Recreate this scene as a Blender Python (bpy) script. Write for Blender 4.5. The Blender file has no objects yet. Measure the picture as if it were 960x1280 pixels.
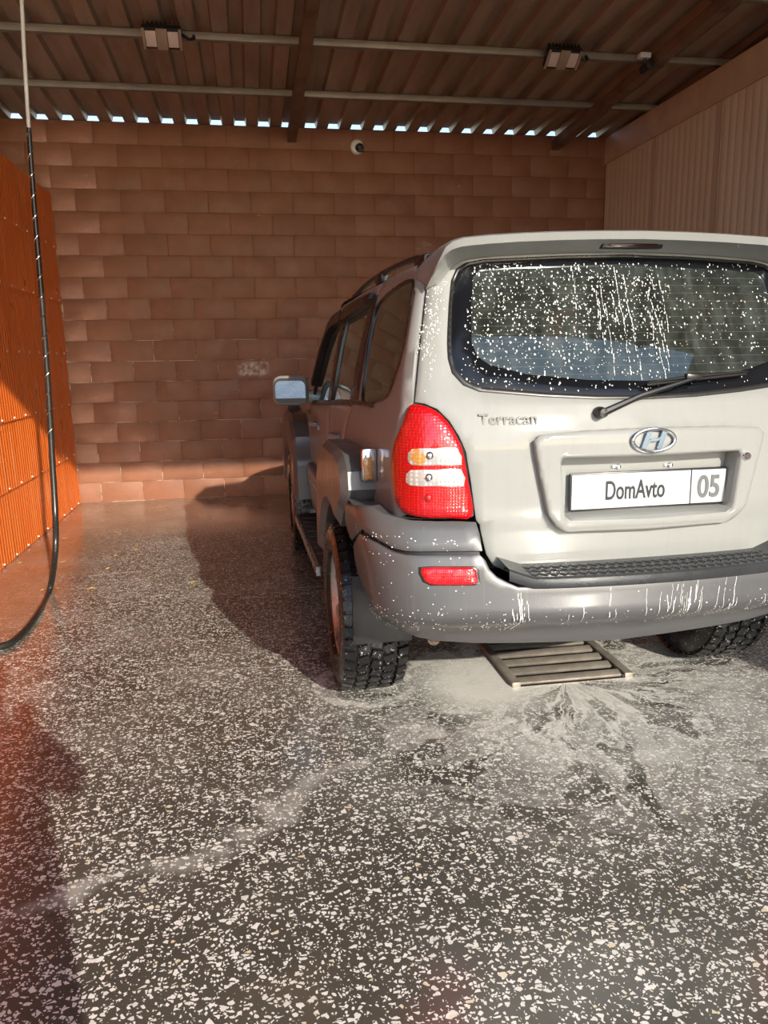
import bpy, bmesh, math, random
import numpy as np
from mathutils import Vector, Matrix
from mathutils.geometry import delaunay_2d_cdt

# ---------------------------------------------------------------- camera numbers
F_PX, PITCH, YAW, ROLL, CAM_H = 960.0, math.radians(11.3), math.radians(9.52), math.radians(-0.935), 1.4
_f = np.array([math.sin(YAW)*math.cos(PITCH), math.cos(YAW)*math.cos(PITCH), -math.sin(PITCH)])
_r0 = np.array([math.cos(YAW), -math.sin(YAW), 0.0]); _u0 = np.cross(_r0, _f)
_r = math.cos(ROLL)*_r0 + math.sin(ROLL)*_u0
_u = -math.sin(ROLL)*_r0 + math.cos(ROLL)*_u0
CAM = np.array([0.0, 0.0, CAM_H])
def pixel_ray(x, y):
    return _f*F_PX + _r*(x-480) - _u*(y-640)
def on_plane(x, y, axis, value):
    """photo pixel -> point where its ray meets a wall / floor plane"""
    d = pixel_ray(x, y); return CAM + d*((value-CAM[axis])/d[axis])
def to_pixel(p):
    d = np.asarray(p, float)-CAM; k = d@_f
    return np.array([480+F_PX*(d@_r)/k, 640-F_PX*(d@_u)/k])
# ---------------------------------------------------------------- car frame and body surface
CAR_T = np.array([1.255, 2.28, 0.0]); CAR_A = math.radians(1.2)
_cx = np.array([math.cos(CAR_A), math.sin(CAR_A), 0]); _cy = np.array([-math.sin(CAR_A), math.cos(CAR_A), 0])
def car_world(p): return CAR_T + p[0]*_cx + p[1]*_cy + np.array([0, 0, p[2]])
def table(zs, vs, soft=0.02):
    def g(z):
        return float(np.mean(np.interp([z-soft, z-soft/2, z, z+soft/2, z+soft], zs, vs)))
    return g
SEG_A, SEG_B = 0.70, 0.20
class Surf:
    """plan outlines stacked over z: rear face, rounded corner, side, rounded front corner, front face.
    U runs from the rear centre (0) round the car's left side; negative U is the right side."""
    def __init__(s, w, yr, R, bow, yf, Rf=0.32, bulge=0.03):
        s.w, s.yr, s.R, s.bow, s.yf, s.Rf, s.bulge = w, yr, R, bow, yf, Rf, bulge
    def k(s, z):
        w, yr, R, bow, yf = s.w(z), s.yr(z), s.R(z), s.bow, s.yf(z)
        x0 = w-R; p0 = math.atan(2*bow*x0/.49); y0 = yr+bow*(x0/.70)**2
        ye = y0 + R*math.cos(p0); xe = x0 + R*(1-math.sin(p0))
        return w, yr, R, bow, yf, x0, p0, y0, ye, xe
    def side(s, y, ye, yf, xe):
        ym = 2.0; t = (y-ym)/1.9
        return xe + s.bulge*(1-min(1.3, t*t))
    def __call__(s, U, z, off=0.0):
        if off: 
            p, n = s.pn(U, z); return p+n*off
        sg = -1.0 if U >= 0 else 1.0; U = abs(U)
        w, yr, R, bow, yf, x0, p0, y0, ye, xe = s.k(z)
        ys1 = yf-s.Rf
        if U <= SEG_A:
            x = U/SEG_A*x0; y = yr + bow*(x/.70)**2
        elif U <= SEG_A+SEG_B:
            p = p0+(math.pi/2-p0)*(U-SEG_A)/SEG_B
            x = x0+R*(math.sin(p)-math.sin(p0)); y = y0+R*(math.cos(p0)-math.cos(p))
            x += (s.side(ye, ye, yf, xe)-xe)*((U-SEG_A)/SEG_B)
        else:
            y = ye+(U-SEG_A-SEG_B)
            if y <= ys1: x = s.side(y, ye, yf, xe)
            else:
                v = y-ys1; xs = s.side(ys1, ye, yf, xe); L = s.Rf*math.pi/2
                if v < L:
                    a = v/s.Rf; x = xs-s.Rf*(1-math.cos(a)); y = ys1+s.Rf*math.sin(a)
                else:
                    x = max(0.0, xs-s.Rf-(v-L)); y = yf
        return np.array([sg*x, y, z])
    def pn(s, U, z):
        e = 0.004
        p = s(U, z); a = s(U+e, z)-s(U-e, z); b = s(U, z+e)-s(U, z-e)
        n = np.cross(b, a); n /= (np.linalg.norm(n)+1e-12)
        # outward: the loop runs rear centre -> left side
        return p, n
    def U_rear(s, x, z):
        """x measured to the car's left (positive) on the rear face"""
        w, yr, R, bow, yf, x0, p0, y0, ye, xe = s.k(z); a = abs(x)
        if a <= x0: U = a/x0*SEG_A
        else:
            q = min(1.0, (a-x0)/R+math.sin(p0)); U = SEG_A+SEG_B*(math.asin(q)-p0)/(math.pi/2-p0)
        return math.copysign(U, x)
    def U_side(s, y, z):
        ye = s.k(z)[8]; return SEG_A+SEG_B+(y-ye)
    def solve(s, px, py, U=0.8, z=1.1, off=0.0):
        """photo pixel -> (U, z) where its ray meets this surface"""
        for it in range(40):
            f0 = to_pixel(car_world(s(U, z, off))); r = np.array([px, py])-f0
            if abs(r).max() < 0.02: break
            h = 1e-4
            J = np.stack([(to_pixel(car_world(s(U+h, z, off)))-f0)/h, (to_pixel(car_world(s(U, z+h, off)))-f0)/h], 1)
            d = np.linalg.lstsq(J, r, rcond=None)[0]
            d *= min(1.0, 0.15/(abs(d).max()+1e-9)); U += d[0]; z += d[1]
        return U, z
W = table([.30,.45,.70,.90,1.12,1.25,1.45,1.66,1.72,1.80],[.78,.80,.82,.828,.826,.80,.757,.70,.675,.62], .03)
YR = table([.30,.70,.86,.885,1.14,1.25,1.30,1.74,1.82],[.03,.02,.014,0,0,.03,.055,.237,.277], .012)
RR = table([.3,1.15,1.3,1.8],[.13,.13,.10,.10])
YF = table([.30,.60,.92,.98,1.08,1.12,1.70,1.8],[4.25,4.30,4.27,4.22,3.40,3.10,2.45,2.3], .015)
BODY = Surf(W, YR, RR, .05, YF)
BW = table([.40,.50,.60,.75,.88,.94],[.89,.912,.940,.965,.982,.982], .01)
BY = table([.40,.475,.575,.59,.70,.80,.84,.92],[.13,.095,-.100,-.114,-.118,-.105,-.09,-.045], .008)
BUMP = Surf(BW, BY, table([0,2],[.22,.22]), .085, table([0,2],[4.3,4.3]), bulge=0.0)

# ================================================================ camera, sky, sun, exposure
scene = bpy.context.scene
COL = scene.collection
cam_data = bpy.data.cameras.new('camera'); cam = bpy.data.objects.new('camera', cam_data); COL.objects.link(cam)
cam_data.sensor_fit = 'VERTICAL'; cam_data.sensor_height = 24.0; cam_data.lens = F_PX/1280*24.0
cam_data.clip_start = 0.02; cam_data.clip_end = 500
cam.matrix_world = Matrix(((_r[0], _u[0], -_f[0], CAM[0]), (_r[1], _u[1], -_f[1], CAM[1]), (_r[2], _u[2], -_f[2], CAM[2]), (0, 0, 0, 1)))
scene.camera = cam
SUN_DIR = Vector((-0.31, 1.0, -0.45)).normalized()          # the way the sunlight travels
world = bpy.data.worlds.new('world'); scene.world = world; world.use_nodes = True
wn = world.node_tree; wn.nodes.clear()
sky = wn.nodes.new('ShaderNodeTexSky'); sky.sky_type = 'NISHITA'; sky.sun_disc = False
sky.sun_elevation = math.asin(-SUN_DIR.z)
sky.sun_rotation = math.atan2(-SUN_DIR.x, -SUN_DIR.y)
sky.air_density = 1.0; sky.dust_density = 0.6; sky.ozone_density = 1.5
bg = wn.nodes.new('ShaderNodeBackground'); bg.inputs['Strength'].default_value = 0.30
wo = wn.nodes.new('ShaderNodeOutputWorld')
wn.links.new(sky.outputs[0], bg.inputs[0]); wn.links.new(bg.outputs[0], wo.inputs[0])
sun_data = bpy.data.lights.new('sun_offscreen', 'SUN'); sun = bpy.data.objects.new('sun_offscreen', sun_data); COL.objects.link(sun)
sun_data.energy = 5.2; sun_data.color = (1.0, 0.92, 0.79); sun_data.angle = math.radians(0.6)
sun.rotation_euler = SUN_DIR.to_track_quat('-Z', 'Y').to_euler(); sun.location = (3, -10, 8)
scene.cycles.blur_glossy = 0.3; scene.cycles.sample_clamp_indirect = 40
scene.view_settings.view_transform = 'Standard'; scene.view_settings.look = 'None'
scene.view_settings.exposure = 0.15; scene.view_settings.gamma = 1.0; scene.view_settings.use_curve_mapping = False

# ================================================================ helpers
random.seed(7)
def tag(o, label=None, cat=None, group=None, kind=None):
    if label: o['label'] = label
    if cat: o['category'] = cat
    if group: o['group'] = group
    if kind: o['kind'] = kind
    return o
def empty(name, loc=(0, 0, 0), rz=0.0, parent=None):
    o = bpy.data.objects.new(name, None); COL.objects.link(o); o.location = loc; o.rotation_euler = (0, 0, rz); o.parent = parent
    o.empty_display_size = 0.1
    return o
def link_mesh(name, me, mat, parent=None, smooth=40, loc=None):
    o = bpy.data.objects.new(name, me); COL.objects.link(o)
    if mat is not None and not me.materials: me.materials.append(mat)
    if parent is not None: o.parent = parent
    if loc is not None: o.location = loc
    if smooth and len(me.polygons):
        me.polygons.foreach_set('use_smooth', [True]*len(me.polygons)); me.set_sharp_from_angle(angle=math.radians(smooth))
    return o
class MB:
    def __init__(s): s.v = []; s.f = []
    def add(s, vs, fs):
        n = len(s.v); s.v += [tuple(float(c) for c in v) for v in vs]; s.f += [tuple(i+n for i in f) for f in fs]; return s
    def box(s, c, size, rot=None, ch=0.0):
        hx, hy, hz = size[0]/2, size[1]/2, size[2]/2
        c = Vector(c); M = rot if rot is not None else Matrix.Identity(3)
        if ch <= 0:
            vs = [c+M@Vector((x*hx, y*hy, z*hz)) for x in (-1, 1) for y in (-1, 1) for z in (-1, 1)]
            return s.add(vs, [(0, 1, 3, 2), (4, 6, 7, 5), (0, 4, 5, 1), (2, 3, 7, 6), (0, 2, 6, 4), (1, 5, 7, 3)])
        ch = min(ch, hx*.95, hy*.95, hz*.95)
        bm = bmesh.new(); bmesh.ops.create_cube(bm, size=1.0)
        for v in bm.verts: v.co = Vector((v.co.x*2*hx, v.co.y*2*hy, v.co.z*2*hz))
        bmesh.ops.bevel(bm, geom=bm.edges[:], offset=ch, segments=2, affect='EDGES', profile=0.5)
        bm.verts.index_update()
        vs = [c+M@v.co for v in bm.verts]; fs = [tuple(v.index for v in f.verts) for f in bm.faces]; bm.free()
        return s.add(vs, fs)
    def tube(s, pts, rad, n=8, caps=True):
        pts = [Vector(p) for p in pts]; rads = rad if isinstance(rad, (list, tuple)) else [rad]*len(pts)
        rings = []; ref = None
        for i, p in enumerate(pts):
            d = (pts[min(i+1, len(pts)-1)]-pts[max(i-1, 0)]).normalized()
            if ref is None:
                ref = Vector((0, 0, 1)) if abs(d.z) < .9 else Vector((1, 0, 0))
            a = (ref-d*ref.dot(d)).normalized(); b = d.cross(a); ref = a
            rings.append([p+a*(rads[i]*math.cos(2*math.pi*k/n))+b*(rads[i]*math.sin(2*math.pi*k/n)) for k in range(n)])
        vs = [v for r in rings for v in r]
        fs = [(i*n+k, i*n+(k+1) % n, (i+1)*n+(k+1) % n, (i+1)*n+k) for i in range(len(pts)-1) for k in range(n)]
        if caps: fs += [tuple(range(n))[::-1], tuple(range((len(pts)-1)*n, len(pts)*n))]
        return s.add(vs, fs)
    def lathe(s, prof, n=32, axis='x', c=(0, 0, 0), close=False):
        """prof: (along axis, radius)"""
        vs = []
        for a, r in prof:
            for k in range(n):
                t = 2*math.pi*k/n; p = (a, r*math.cos(t), r*math.sin(t))
                if axis == 'y': p = (r*math.cos(t), a, r*math.sin(t))
                if axis == 'z': p = (r*math.cos(t), r*math.sin(t), a)
                vs.append((c[0]+p[0], c[1]+p[1], c[2]+p[2]))
        m = len(prof); fs = []
        for i in range(m if close else m-1):
            j = (i+1) % m
            for k in range(n): fs.append((i*n+k, i*n+(k+1) % n, j*n+(k+1) % n, j*n+k))
        if not close: fs += [tuple(range(n))[::-1], tuple(range((m-1)*n, m*n))]
        return s.add(vs, fs)
    def grid(s, rows):
        n = len(rows[0]); vs = [p for r in rows for p in r]
        return s.add(vs, [(i*n+k, i*n+k+1, (i+1)*n+k+1, (i+1)*n+k) for i in range(len(rows)-1) for k in range(n-1)])
    def prism(s, outline, depth_vec):
        n = len(outline); d = Vector(depth_vec); a = [Vector(p) for p in outline]
        s.add(a+[p+d for p in a], [tuple(range(n)), tuple(range(2*n-1, n-1, -1))]+[(i, i+n, (i+1) % n+n, (i+1) % n) for i in range(n)])
        return s
    def mesh(s, name):
        me = bpy.data.meshes.new(name); me.from_pydata(s.v, [], s.f)
        bm = bmesh.new(); bm.from_mesh(me); bmesh.ops.recalc_face_normals(bm, faces=bm.faces); bm.to_mesh(me); bm.free()
        me.update(); return me
    def build(s, name, mat, parent=None, smooth=40, loc=None):
        return link_mesh(name, s.mesh(name), mat, parent, smooth, loc)
def rot_between(ax, ang): return Matrix.Rotation(ang, 3, ax)
# ---------------------------------------------------------------- materials
MATS = {}
class NT:
    """tiny node-tree helper"""
    def __init__(s, name):
        s.m = bpy.data.materials.new(name); s.m.use_nodes = True; s.t = s.m.node_tree; s.t.nodes.clear()
        s.out = s.n('ShaderNodeOutputMaterial'); s.b = s.n('ShaderNodeBsdfPrincipled'); s.l(s.b.outputs[0], s.out.inputs[0]); MATS[name] = s.m
    def n(s, t, **kw):
        x = s.t.nodes.new(t)
        for k, v in kw.items(): setattr(x, k, v)
        return x
    def l(s, a, b): s.t.links.new(a, b)
    def set(s, **kw):
        for k, v in kw.items():
            i = s.b.inputs[k.replace('_', ' ')]
            if hasattr(v, 'is_linked'): s.l(v, i)
            else: i.default_value = (v+(1,)) if isinstance(v, tuple) and len(v) == 3 else v
        return s
    def coord(s, which='Object'):
        return s.n('ShaderNodeTexCoord').outputs[which]
    def map(s, vec, scale=(1, 1, 1), rot=(0, 0, 0), loc=(0, 0, 0)):
        m = s.n('ShaderNodeMapping'); s.l(vec, m.inputs[0]); m.inputs['Scale'].default_value = scale; m.inputs['Rotation'].default_value = rot; m.inputs['Location'].default_value = loc
        return m.outputs[0]
    def noise(s, vec, scale, detail=3, rough=.55, dist=0.0, out='Fac'):
        x = s.n('ShaderNodeTexNoise'); s.l(vec, x.inputs['Vector']); x.inputs['Scale'].default_value = scale; x.inputs['Detail'].default_value = detail
        x.inputs['Roughness'].default_value = rough; x.inputs['Distortion'].default_value = dist
        return x.outputs[out]
    def voro(s, vec, scale, feature='F1', rnd=1.0, out='Distance'):
        x = s.n('ShaderNodeTexVoronoi'); x.feature = feature; s.l(vec, x.inputs['Vector']); x.inputs['Scale'].default_value = scale; x.inputs['Randomness'].default_value = rnd
        return x.outputs[out]
    def ramp(s, fac, stops):
        r = s.n('ShaderNodeValToRGB'); s.l(fac, r.inputs[0]); e = r.color_ramp.elements
        while len(e) < len(stops): e.new(.5)
        for i, (p, c) in enumerate(stops):
            e[i].position = p; e[i].color = (c, c, c, 1) if isinstance(c, (int, float)) else tuple(c)+(1,)
        return r.outputs[0]
    def mix(s, fac, a, b, mode='MIX'):
        x = s.n('ShaderNodeMix'); x.data_type = 'RGBA'; x.blend_type = mode
        for v, i in ((fac, x.inputs[0]), (a, x.inputs[6]), (b, x.inputs[7])):
            if hasattr(v, 'is_linked'): s.l(v, i)
            else: i.default_value = (v+(1,)) if isinstance(v, tuple) and len(v) == 3 else v
        return x.outputs[2]
    def math(s, op, a, b=0.0, c=0.0, clamp=False):
        x = s.n('ShaderNodeMath'); x.operation = op; x.use_clamp = clamp
        for i, v in enumerate((a, b, c)):
            if hasattr(v, 'is_linked'): s.l(v, x.inputs[i])
            else: x.inputs[i].default_value = v
        return x.outputs[0]
    def mrange(s, v, a, b, c=0.0, d=1.0, smooth=True):
        x = s.n('ShaderNodeMapRange'); x.interpolation_type = 'SMOOTHSTEP' if smooth else 'LINEAR'
        s.l(v, x.inputs[0])
        for i, q in zip((1, 2, 3, 4), (a, b, c, d)): x.inputs[i].default_value = q
        return x.outputs[0]
    def bump(s, h, strength=.3, dist=.01):
        x = s.n('ShaderNodeBump'); s.l(h, x.inputs['Height']); x.inputs['Strength'].default_value = strength; x.inputs['Distance'].default_value = dist
        s.l(x.outputs[0], s.b.inputs['Normal']); return x.outputs[0]
def simple(name, col, rough=.5, metal=0.0, bump=None, coat=0.0, var=0.12, vscale=6.0, spec=.5):
    t = NT(name); c = t.coord()
    n = t.noise(c, vscale, 4)
    dark = tuple(max(0, x*(1-var)) for x in col); light = tuple(min(1, x*(1+var)) for x in col)
    t.set(Base_Color=t.ramp(n, [(.3, dark), (.7, light)]), Metallic=metal, Coat_Weight=coat, Coat_Roughness=.06, Specular_IOR_Level=spec)
    t.set(Roughness=t.ramp(t.noise(c, vscale*3, 3), [(.3, max(.02, rough*.85)), (.7, min(1, rough*1.15))]))
    if bump: t.bump(t.noise(c, bump[0], 4), bump[1], bump[2] if len(bump) > 2 else .005)
    return t.m

# ---- floor: dark terrazzo with white marble chips, wet, foam streaks and tan silt along the walls
def mat_floor():
    t = NT('wet_terrazzo'); geo = t.n('ShaderNodeNewGeometry').outputs['Position']
    sep = t.n('ShaderNodeSeparateXYZ'); t.l(geo, sep.inputs[0]); X, Y = sep.outputs[0], sep.outputs[1]
    warp = t.n('ShaderNodeVectorMath', operation='MULTIPLY_ADD')
    nz = t.noise(geo, 60, 2, out='Color'); t.l(nz, warp.inputs[0]); warp.inputs[1].default_value = (.008, .008, 0); t.l(geo, warp.inputs[2])
    wv = warp.outputs[0]
    def chips(scale, keep, lo, hi, stretch):
        v = t.map(wv, stretch)
        d = t.voro(v, scale, 'DISTANCE_TO_EDGE'); cc = t.voro(v, scale, 'F1', out='Color')
        s3 = t.n('ShaderNodeSeparateColor'); t.l(cc, s3.inputs[0])
        thr = t.mrange(s3.outputs[1], 0, 1, lo, hi, False)
        on = t.math('GREATER_THAN', s3.outputs[0], keep)
        big = t.math('GREATER_THAN', d, thr)
        return t.math('MULTIPLY', on, big), s3.outputs[2]
    c1, r1 = chips(60, .54, .10, .27, (1, 1.35, 1)); c2, r2 = chips(105, .60, .11, .27, (1.25, 1, 1)); c3, r3 = chips(40, .90, .14, .28, (1, 1.2, 1))
    chip = t.math('MAXIMUM', t.math('MAXIMUM', c1, c2), c3)
    base = t.ramp(t.noise(geo, 1.3, 6, .65), [(.3, (.062, .057, .046)), (.55, (.092, .085, .069)), (.75, (.12, .110, .09))])
    chipcol = t.ramp(r1, [(0, (.80, .78, .72)), (.6, (.93, .92, .88)), (.965, (.90, .87, .78)), (1, (.78, .66, .42))])
    # silt: tan film near the back and along the orange wall
    nb = t.noise(geo, 1.6, 4)
    back = t.mrange(t.math('ADD', Y, t.math('MULTIPLY', nb, .9)), 6.55, 7.35)
    left = t.math('MULTIPLY', t.mrange(t.math('SUBTRACT', t.math('MULTIPLY', nb, .7), X), 1.35, 1.75), t.mrange(Y, 3.6, 4.6))
    silt = t.math('MAXIMUM', back, left)
    silt = t.math('MULTIPLY', silt, t.mrange(t.noise(geo, 9, 5), .25, .6, .60, 1.0), clamp=True)
    # brown puddle stains
    st = t.mrange(t.noise(t.map(geo, (.7, 1.4, 1), loc=(3.1, 1.7, 0)), 1.8, 5), .60, .74, 0, .55)
    chipfac = t.math('MULTIPLY', chip, t.math('SUBTRACT', 1.0, t.math('MULTIPLY', silt, .93)))
    wear = t.mrange(t.noise(geo, 2.3, 5, .6), .28, .5, .75, 1.0)
    chipfac = t.math('MULTIPLY', chipfac, wear)
    col = t.mix(silt, base, t.ramp(t.noise(geo, 22, 5, .7), [(.3, (.16, .115, .075)), (.7, (.26, .195, .13))]))
    col = t.mix(chipfac, col, chipcol)
    col = t.mix(t.math('MULTIPLY', st, .5), col, (.20, .13, .065))
    # foam: flow lines drawn to the drain, streaks across the bay, ring round the rear tyre
    def dist(cx, cy, sx=1.0, sy=1.0):
        a = t.math('MULTIPLY', t.math('SUBTRACT', X, cx), sx); b = t.math('MULTIPLY', t.math('SUBTRACT', Y, cy), sy)
        return t.math('SQRT', t.math('ADD', t.math('MULTIPLY', a, a), t.math('MULTIPLY', b, b))), t.math('ARCTAN2', a, b)
    dd, ang = dist(1.30, 3.0)
    cv = t.n('ShaderNodeCombineXYZ'); sw0 = t.noise(geo, 1.7, 4, .55); t.l(t.math('ADD', t.math('MULTIPLY', ang, 1.5), t.math('MULTIPLY', sw0, 1.6)), cv.inputs[0]); t.l(t.math('MULTIPLY', dd, .9), cv.inputs[1])
    n1 = t.noise(cv.outputs[0], 2.4, 4, .55, .6); lines = t.mrange(t.math('ABSOLUTE', t.math('SUBTRACT', n1, .5)), .0, .05, .75, 0)
    rays = t.math('ADD', t.math('ADD', lines, t.mrange(n1, .44, .66, 0, .65)), t.mrange(t.noise(geo, 2.6, 5, .6, .8), .38, .66, 0, .50), clamp=True)
    nearm = t.mrange(dd, .20, 1.45, 1.0, 0.0)
    f1 = t.math('MULTIPLY', rays, nearm)
    dl, _ = dist(.93, 3.05, 1.2, 1.0)
    f2 = t.math('MULTIPLY', t.mrange(dl, .15, .50, 1.0, 0.0), t.mrange(t.noise(geo, 5, 4, .6, 1.5), .32, .6, .85, 1.0))
    strk = t.mrange(t.noise(t.map(geo, (.55, 4.2, 1), rot=(0, 0, .10)), 2.4, 6, .62, .5), .60, .72)
    f3 = t.math('MULTIPLY', t.math('MULTIPLY', strk, t.mrange(Y, 2.2, 3.4)), t.mrange(Y, 6.4, 5.2))
    # two long foam lines leaving the drain towards the yard
    sw = t.math('ADD', Y, t.math('MULTIPLY', t.math('SUBTRACT', t.noise(geo, .9, 4), .5), 1.1))
    lin = t.math('SUBTRACT', sw, t.math('ADD', t.math('MULTIPLY', X, .62), 2.22))
    f4 = t.math('MULTIPLY', t.mrange(t.math('ABSOLUTE', lin), .005, .06, 1, 0), t.mrange(t.noise(geo, 7, 5), .3, .62))
    f4 = t.math('MULTIPLY', f4, t.mrange(X, 1.1, .6, 0.0, 1.0))
    lin2 = t.math('SUBTRACT', sw, t.math('ADD', t.math('MULTIPLY', X, -.42), 3.82))
    f5 = t.math('MULTIPLY', t.math('MULTIPLY', t.mrange(t.math('ABSOLUTE', lin2), .015, .09, 1, 0), t.mrange(t.noise(geo, 8, 5), .3, .6)), t.mrange(X, 1.6, 1.8))
    foam = t.math('MAXIMUM', t.math('MAXIMUM', f1, f2), t.math('MAXIMUM', t.math('MULTIPLY', f3, .55), t.math('MAXIMUM', t.math('MULTIPLY', f4, .38), t.math('MULTIPLY', f5, .5))))
    dt, _ = dist(.43, 3.13, 1.0, .95)
    ring = t.math('MULTIPLY', t.mrange(t.math('ABSOLUTE', t.math('SUBTRACT', dt, .20)), .01, .05, 1, 0), t.mrange(t.noise(geo, 14, 4), .3, .6))
    foam = t.math('MAXIMUM', foam, t.math('MULTIPLY', ring, .7), clamp=True)
    thin = t.math('MULTIPLY', t.mrange(t.noise(geo, 2.0, 5, .6), .40, .75, 0, .16), t.mrange(Y, 1.6, 3.0))
    foam = t.math('MAXIMUM', foam, thin, clamp=True)
    foam = t.math('MULTIPLY', foam, .92)
    col = t.mix(foam, col, (.84, .82, .76))
    rough = t.ramp(t.noise(geo, 2.2, 5, .6), [(.35, .25), (.6, .35), (.8, .5)])
    crough = t.ramp(t.noise(geo, 1.4, 4, .6), [(.35, .14), (.55, .18), (.75, .26)])
    t.set(Base_Color=col, Roughness=rough, Specular_IOR_Level=.35, Coat_Weight=t.math('SUBTRACT', .9, t.math('MULTIPLY', foam, .6)), Coat_Roughness=crough, Coat_IOR=1.9)
    h = t.math('ADD', t.math('MULTIPLY', t.noise(t.map(geo, (1, 1.6, 1)), 6, 3), .6), t.math('MULTIPLY', t.noise(geo, 160, 2), .06))
    nb_ = t.bump(h, .07, .012); t.l(nb_, t.b.inputs['Coat Normal'])
    return t.m
def mat_block():
    t = NT('painted_block'); geo = t.n('ShaderNodeNewGeometry').outputs['Position']
    rnd = t.n('ShaderNodeObjectInfo').outputs['Random']
    sep = t.n('ShaderNodeSeparateXYZ'); t.l(geo, sep.inputs[0]); Z = sep.outputs[2]
    c = t.ramp(t.noise(geo, 3.2, 6, .65), [(.25, (.190, .070, .034)), (.5, (.25, .098, .050)), (.75, (.31, .135, .075))])
    c = t.mix(t.math('MULTIPLY', rnd, .30), c, (.32, .15, .09))
    # worn paint: small scuffs
    sc = t.mrange(t.noise(t.map(geo, (1, 1, 2.6)), 4.5, 6, .7), .66, .74, 0, .45)
    c = t.mix(sc, c, (.50, .38, .30))
    px_, pz_ = [float(on_plane(317, 461, 1, 8.13)[i]) for i in (0, 2)]; Xs = sep.outputs[0]
    ps = t.math('MULTIPLY', t.mrange(t.math('ABSOLUTE', t.math('SUBTRACT', Xs, px_)), .10, .19, 1, 0), t.mrange(t.math('ABSOLUTE', t.math('SUBTRACT', Z, pz_)), .05, .085, 1, 0))
    c = t.mix(t.math('MULTIPLY', ps, t.mrange(t.noise(geo, 16, 5, .7), .40, .60, 0, .85)), c, (.62, .50, .42))
    t.set(Base_Color=c, Roughness=t.ramp(t.noise(geo, 5, 4), [(.3, .42), (.7, .62)]), Specular_IOR_Level=.4)
    t.bump(t.math('ADD', t.noise(geo, 45, 5, .7), t.math('MULTIPLY', t.noise(geo, 6, 3), .8)), .35, .006)
    return t.m
def mat_mortar():
    t = NT('mortar'); geo = t.n('ShaderNodeNewGeometry').outputs['Position']; zz = t.n('ShaderNodeSeparateXYZ'); t.l(geo, zz.inputs[0])
    c = t.mix(t.math('MULTIPLY', t.mrange(t.noise(t.map(geo, (1, 1, 5)), 2.5, 5, .7), .50, .62), t.mrange(zz.outputs[2], 2.6, 1.2)), t.ramp(t.noise(geo, 4, 4), [(.35, (.17, .070, .038)), (.65, (.23, .100, .058))]), (.66, .54, .44))
    t.set(Base_Color=c, Roughness=.75); return t.m
def mat_orange():
    t = NT('orange_sheet'); geo = t.n('ShaderNodeNewGeometry').outputs['Position']
    v = t.map(geo, (1, 3.0, .35))
    c = t.ramp(t.noise(v, 2.2, 6, .65), [(.25, (.54, .095, .012)), (.55, (.66, .135, .020)), (.8, (.72, .19, .045))])
    sc = t.mrange(t.noise(t.map(geo, (1, 6, .5)), 2.0, 6, .7), .58, .72, 0, .5)
    c = t.mix(sc, c, (.74, .30, .14))
    t.set(Base_Color=c, Roughness=t.ramp(t.noise(geo, 5, 4), [(.3, .25), (.7, .45)]), Specular_IOR_Level=.5)
    t.bump(t.noise(geo, 8, 3), .08, .01)
    return t.m
def mat_roof():
    t = NT('galvanised_roof'); geo = t.n('ShaderNodeNewGeometry').outputs['Position']
    c = t.ramp(t.noise(t.map(geo, (2.2, .35, 1)), 2.2, 6, .65), [(.3, (.32, .24, .17)), (.55, (.46, .36, .265)), (.75, (.56, .45, .34))])
    ru = t.mrange(t.noise(t.map(geo, (3, .5, 1), loc=(4, 2, 0)), 1.5, 5, .7), .60, .72, 0, .6)
    c = t.mix(ru, c, (.28, .14, .065))
    t.set(Base_Color=c, Metallic=.35, Roughness=.5); return t.m
def mat_paint():
    t = NT('silver_paint'); c = t.coord()
    stk = t.mrange(t.noise(t.map(c, (26, 26, 1.2)), 1.5, 5, .65), .45, .75, 0, .22)
    col = t.mix(stk, (.272, .278, .265), (.224, .223, .207))
    grime = t.mrange(t.noise(c, 3.5, 5, .6), .45, .8, 0, .20)
    col = t.mix(grime, col, (.272, .264, .242))
    fine = t.noise(c, 700, 1)
    t.set(Base_Color=col, Metallic=0.0, Specular_IOR_Level=.3, Roughness=t.ramp(t.noise(c, 9, 4), [(.3, .52), (.7, .64)]), Coat_Weight=.5, Coat_Roughness=.07)
    h = t.math('ADD', t.mrange(t.voro(c, 95, 'F1'), .10, .30, 1, 0), t.math('MULTIPLY', fine, .05))
    t.bump(t.math('MULTIPLY', h, t.mrange(t.noise(c, 14, 3), .48, .62)), .16, .0015)
    return t.m
def mat_clad():
    t = NT('grey_cladding'); c = t.coord()
    stk = t.mrange(t.noise(t.map(c, (30, 30, 1.5)), 1.5, 5, .65), .55, .78, 0, .35)
    col = t.mix(stk, (.105, .106, .110), (.20, .195, .185))
    t.set(Base_Color=col, Metallic=.15, Roughness=t.ramp(t.noise(c, 9, 4), [(.3, .32), (.7, .44)]), Coat_Weight=.3, Coat_Roughness=.15)
    t.bump(t.mrange(t.voro(c, 110, 'F1'), .1, .3, 1, 0), .10, .001)
    return t.m
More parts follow.
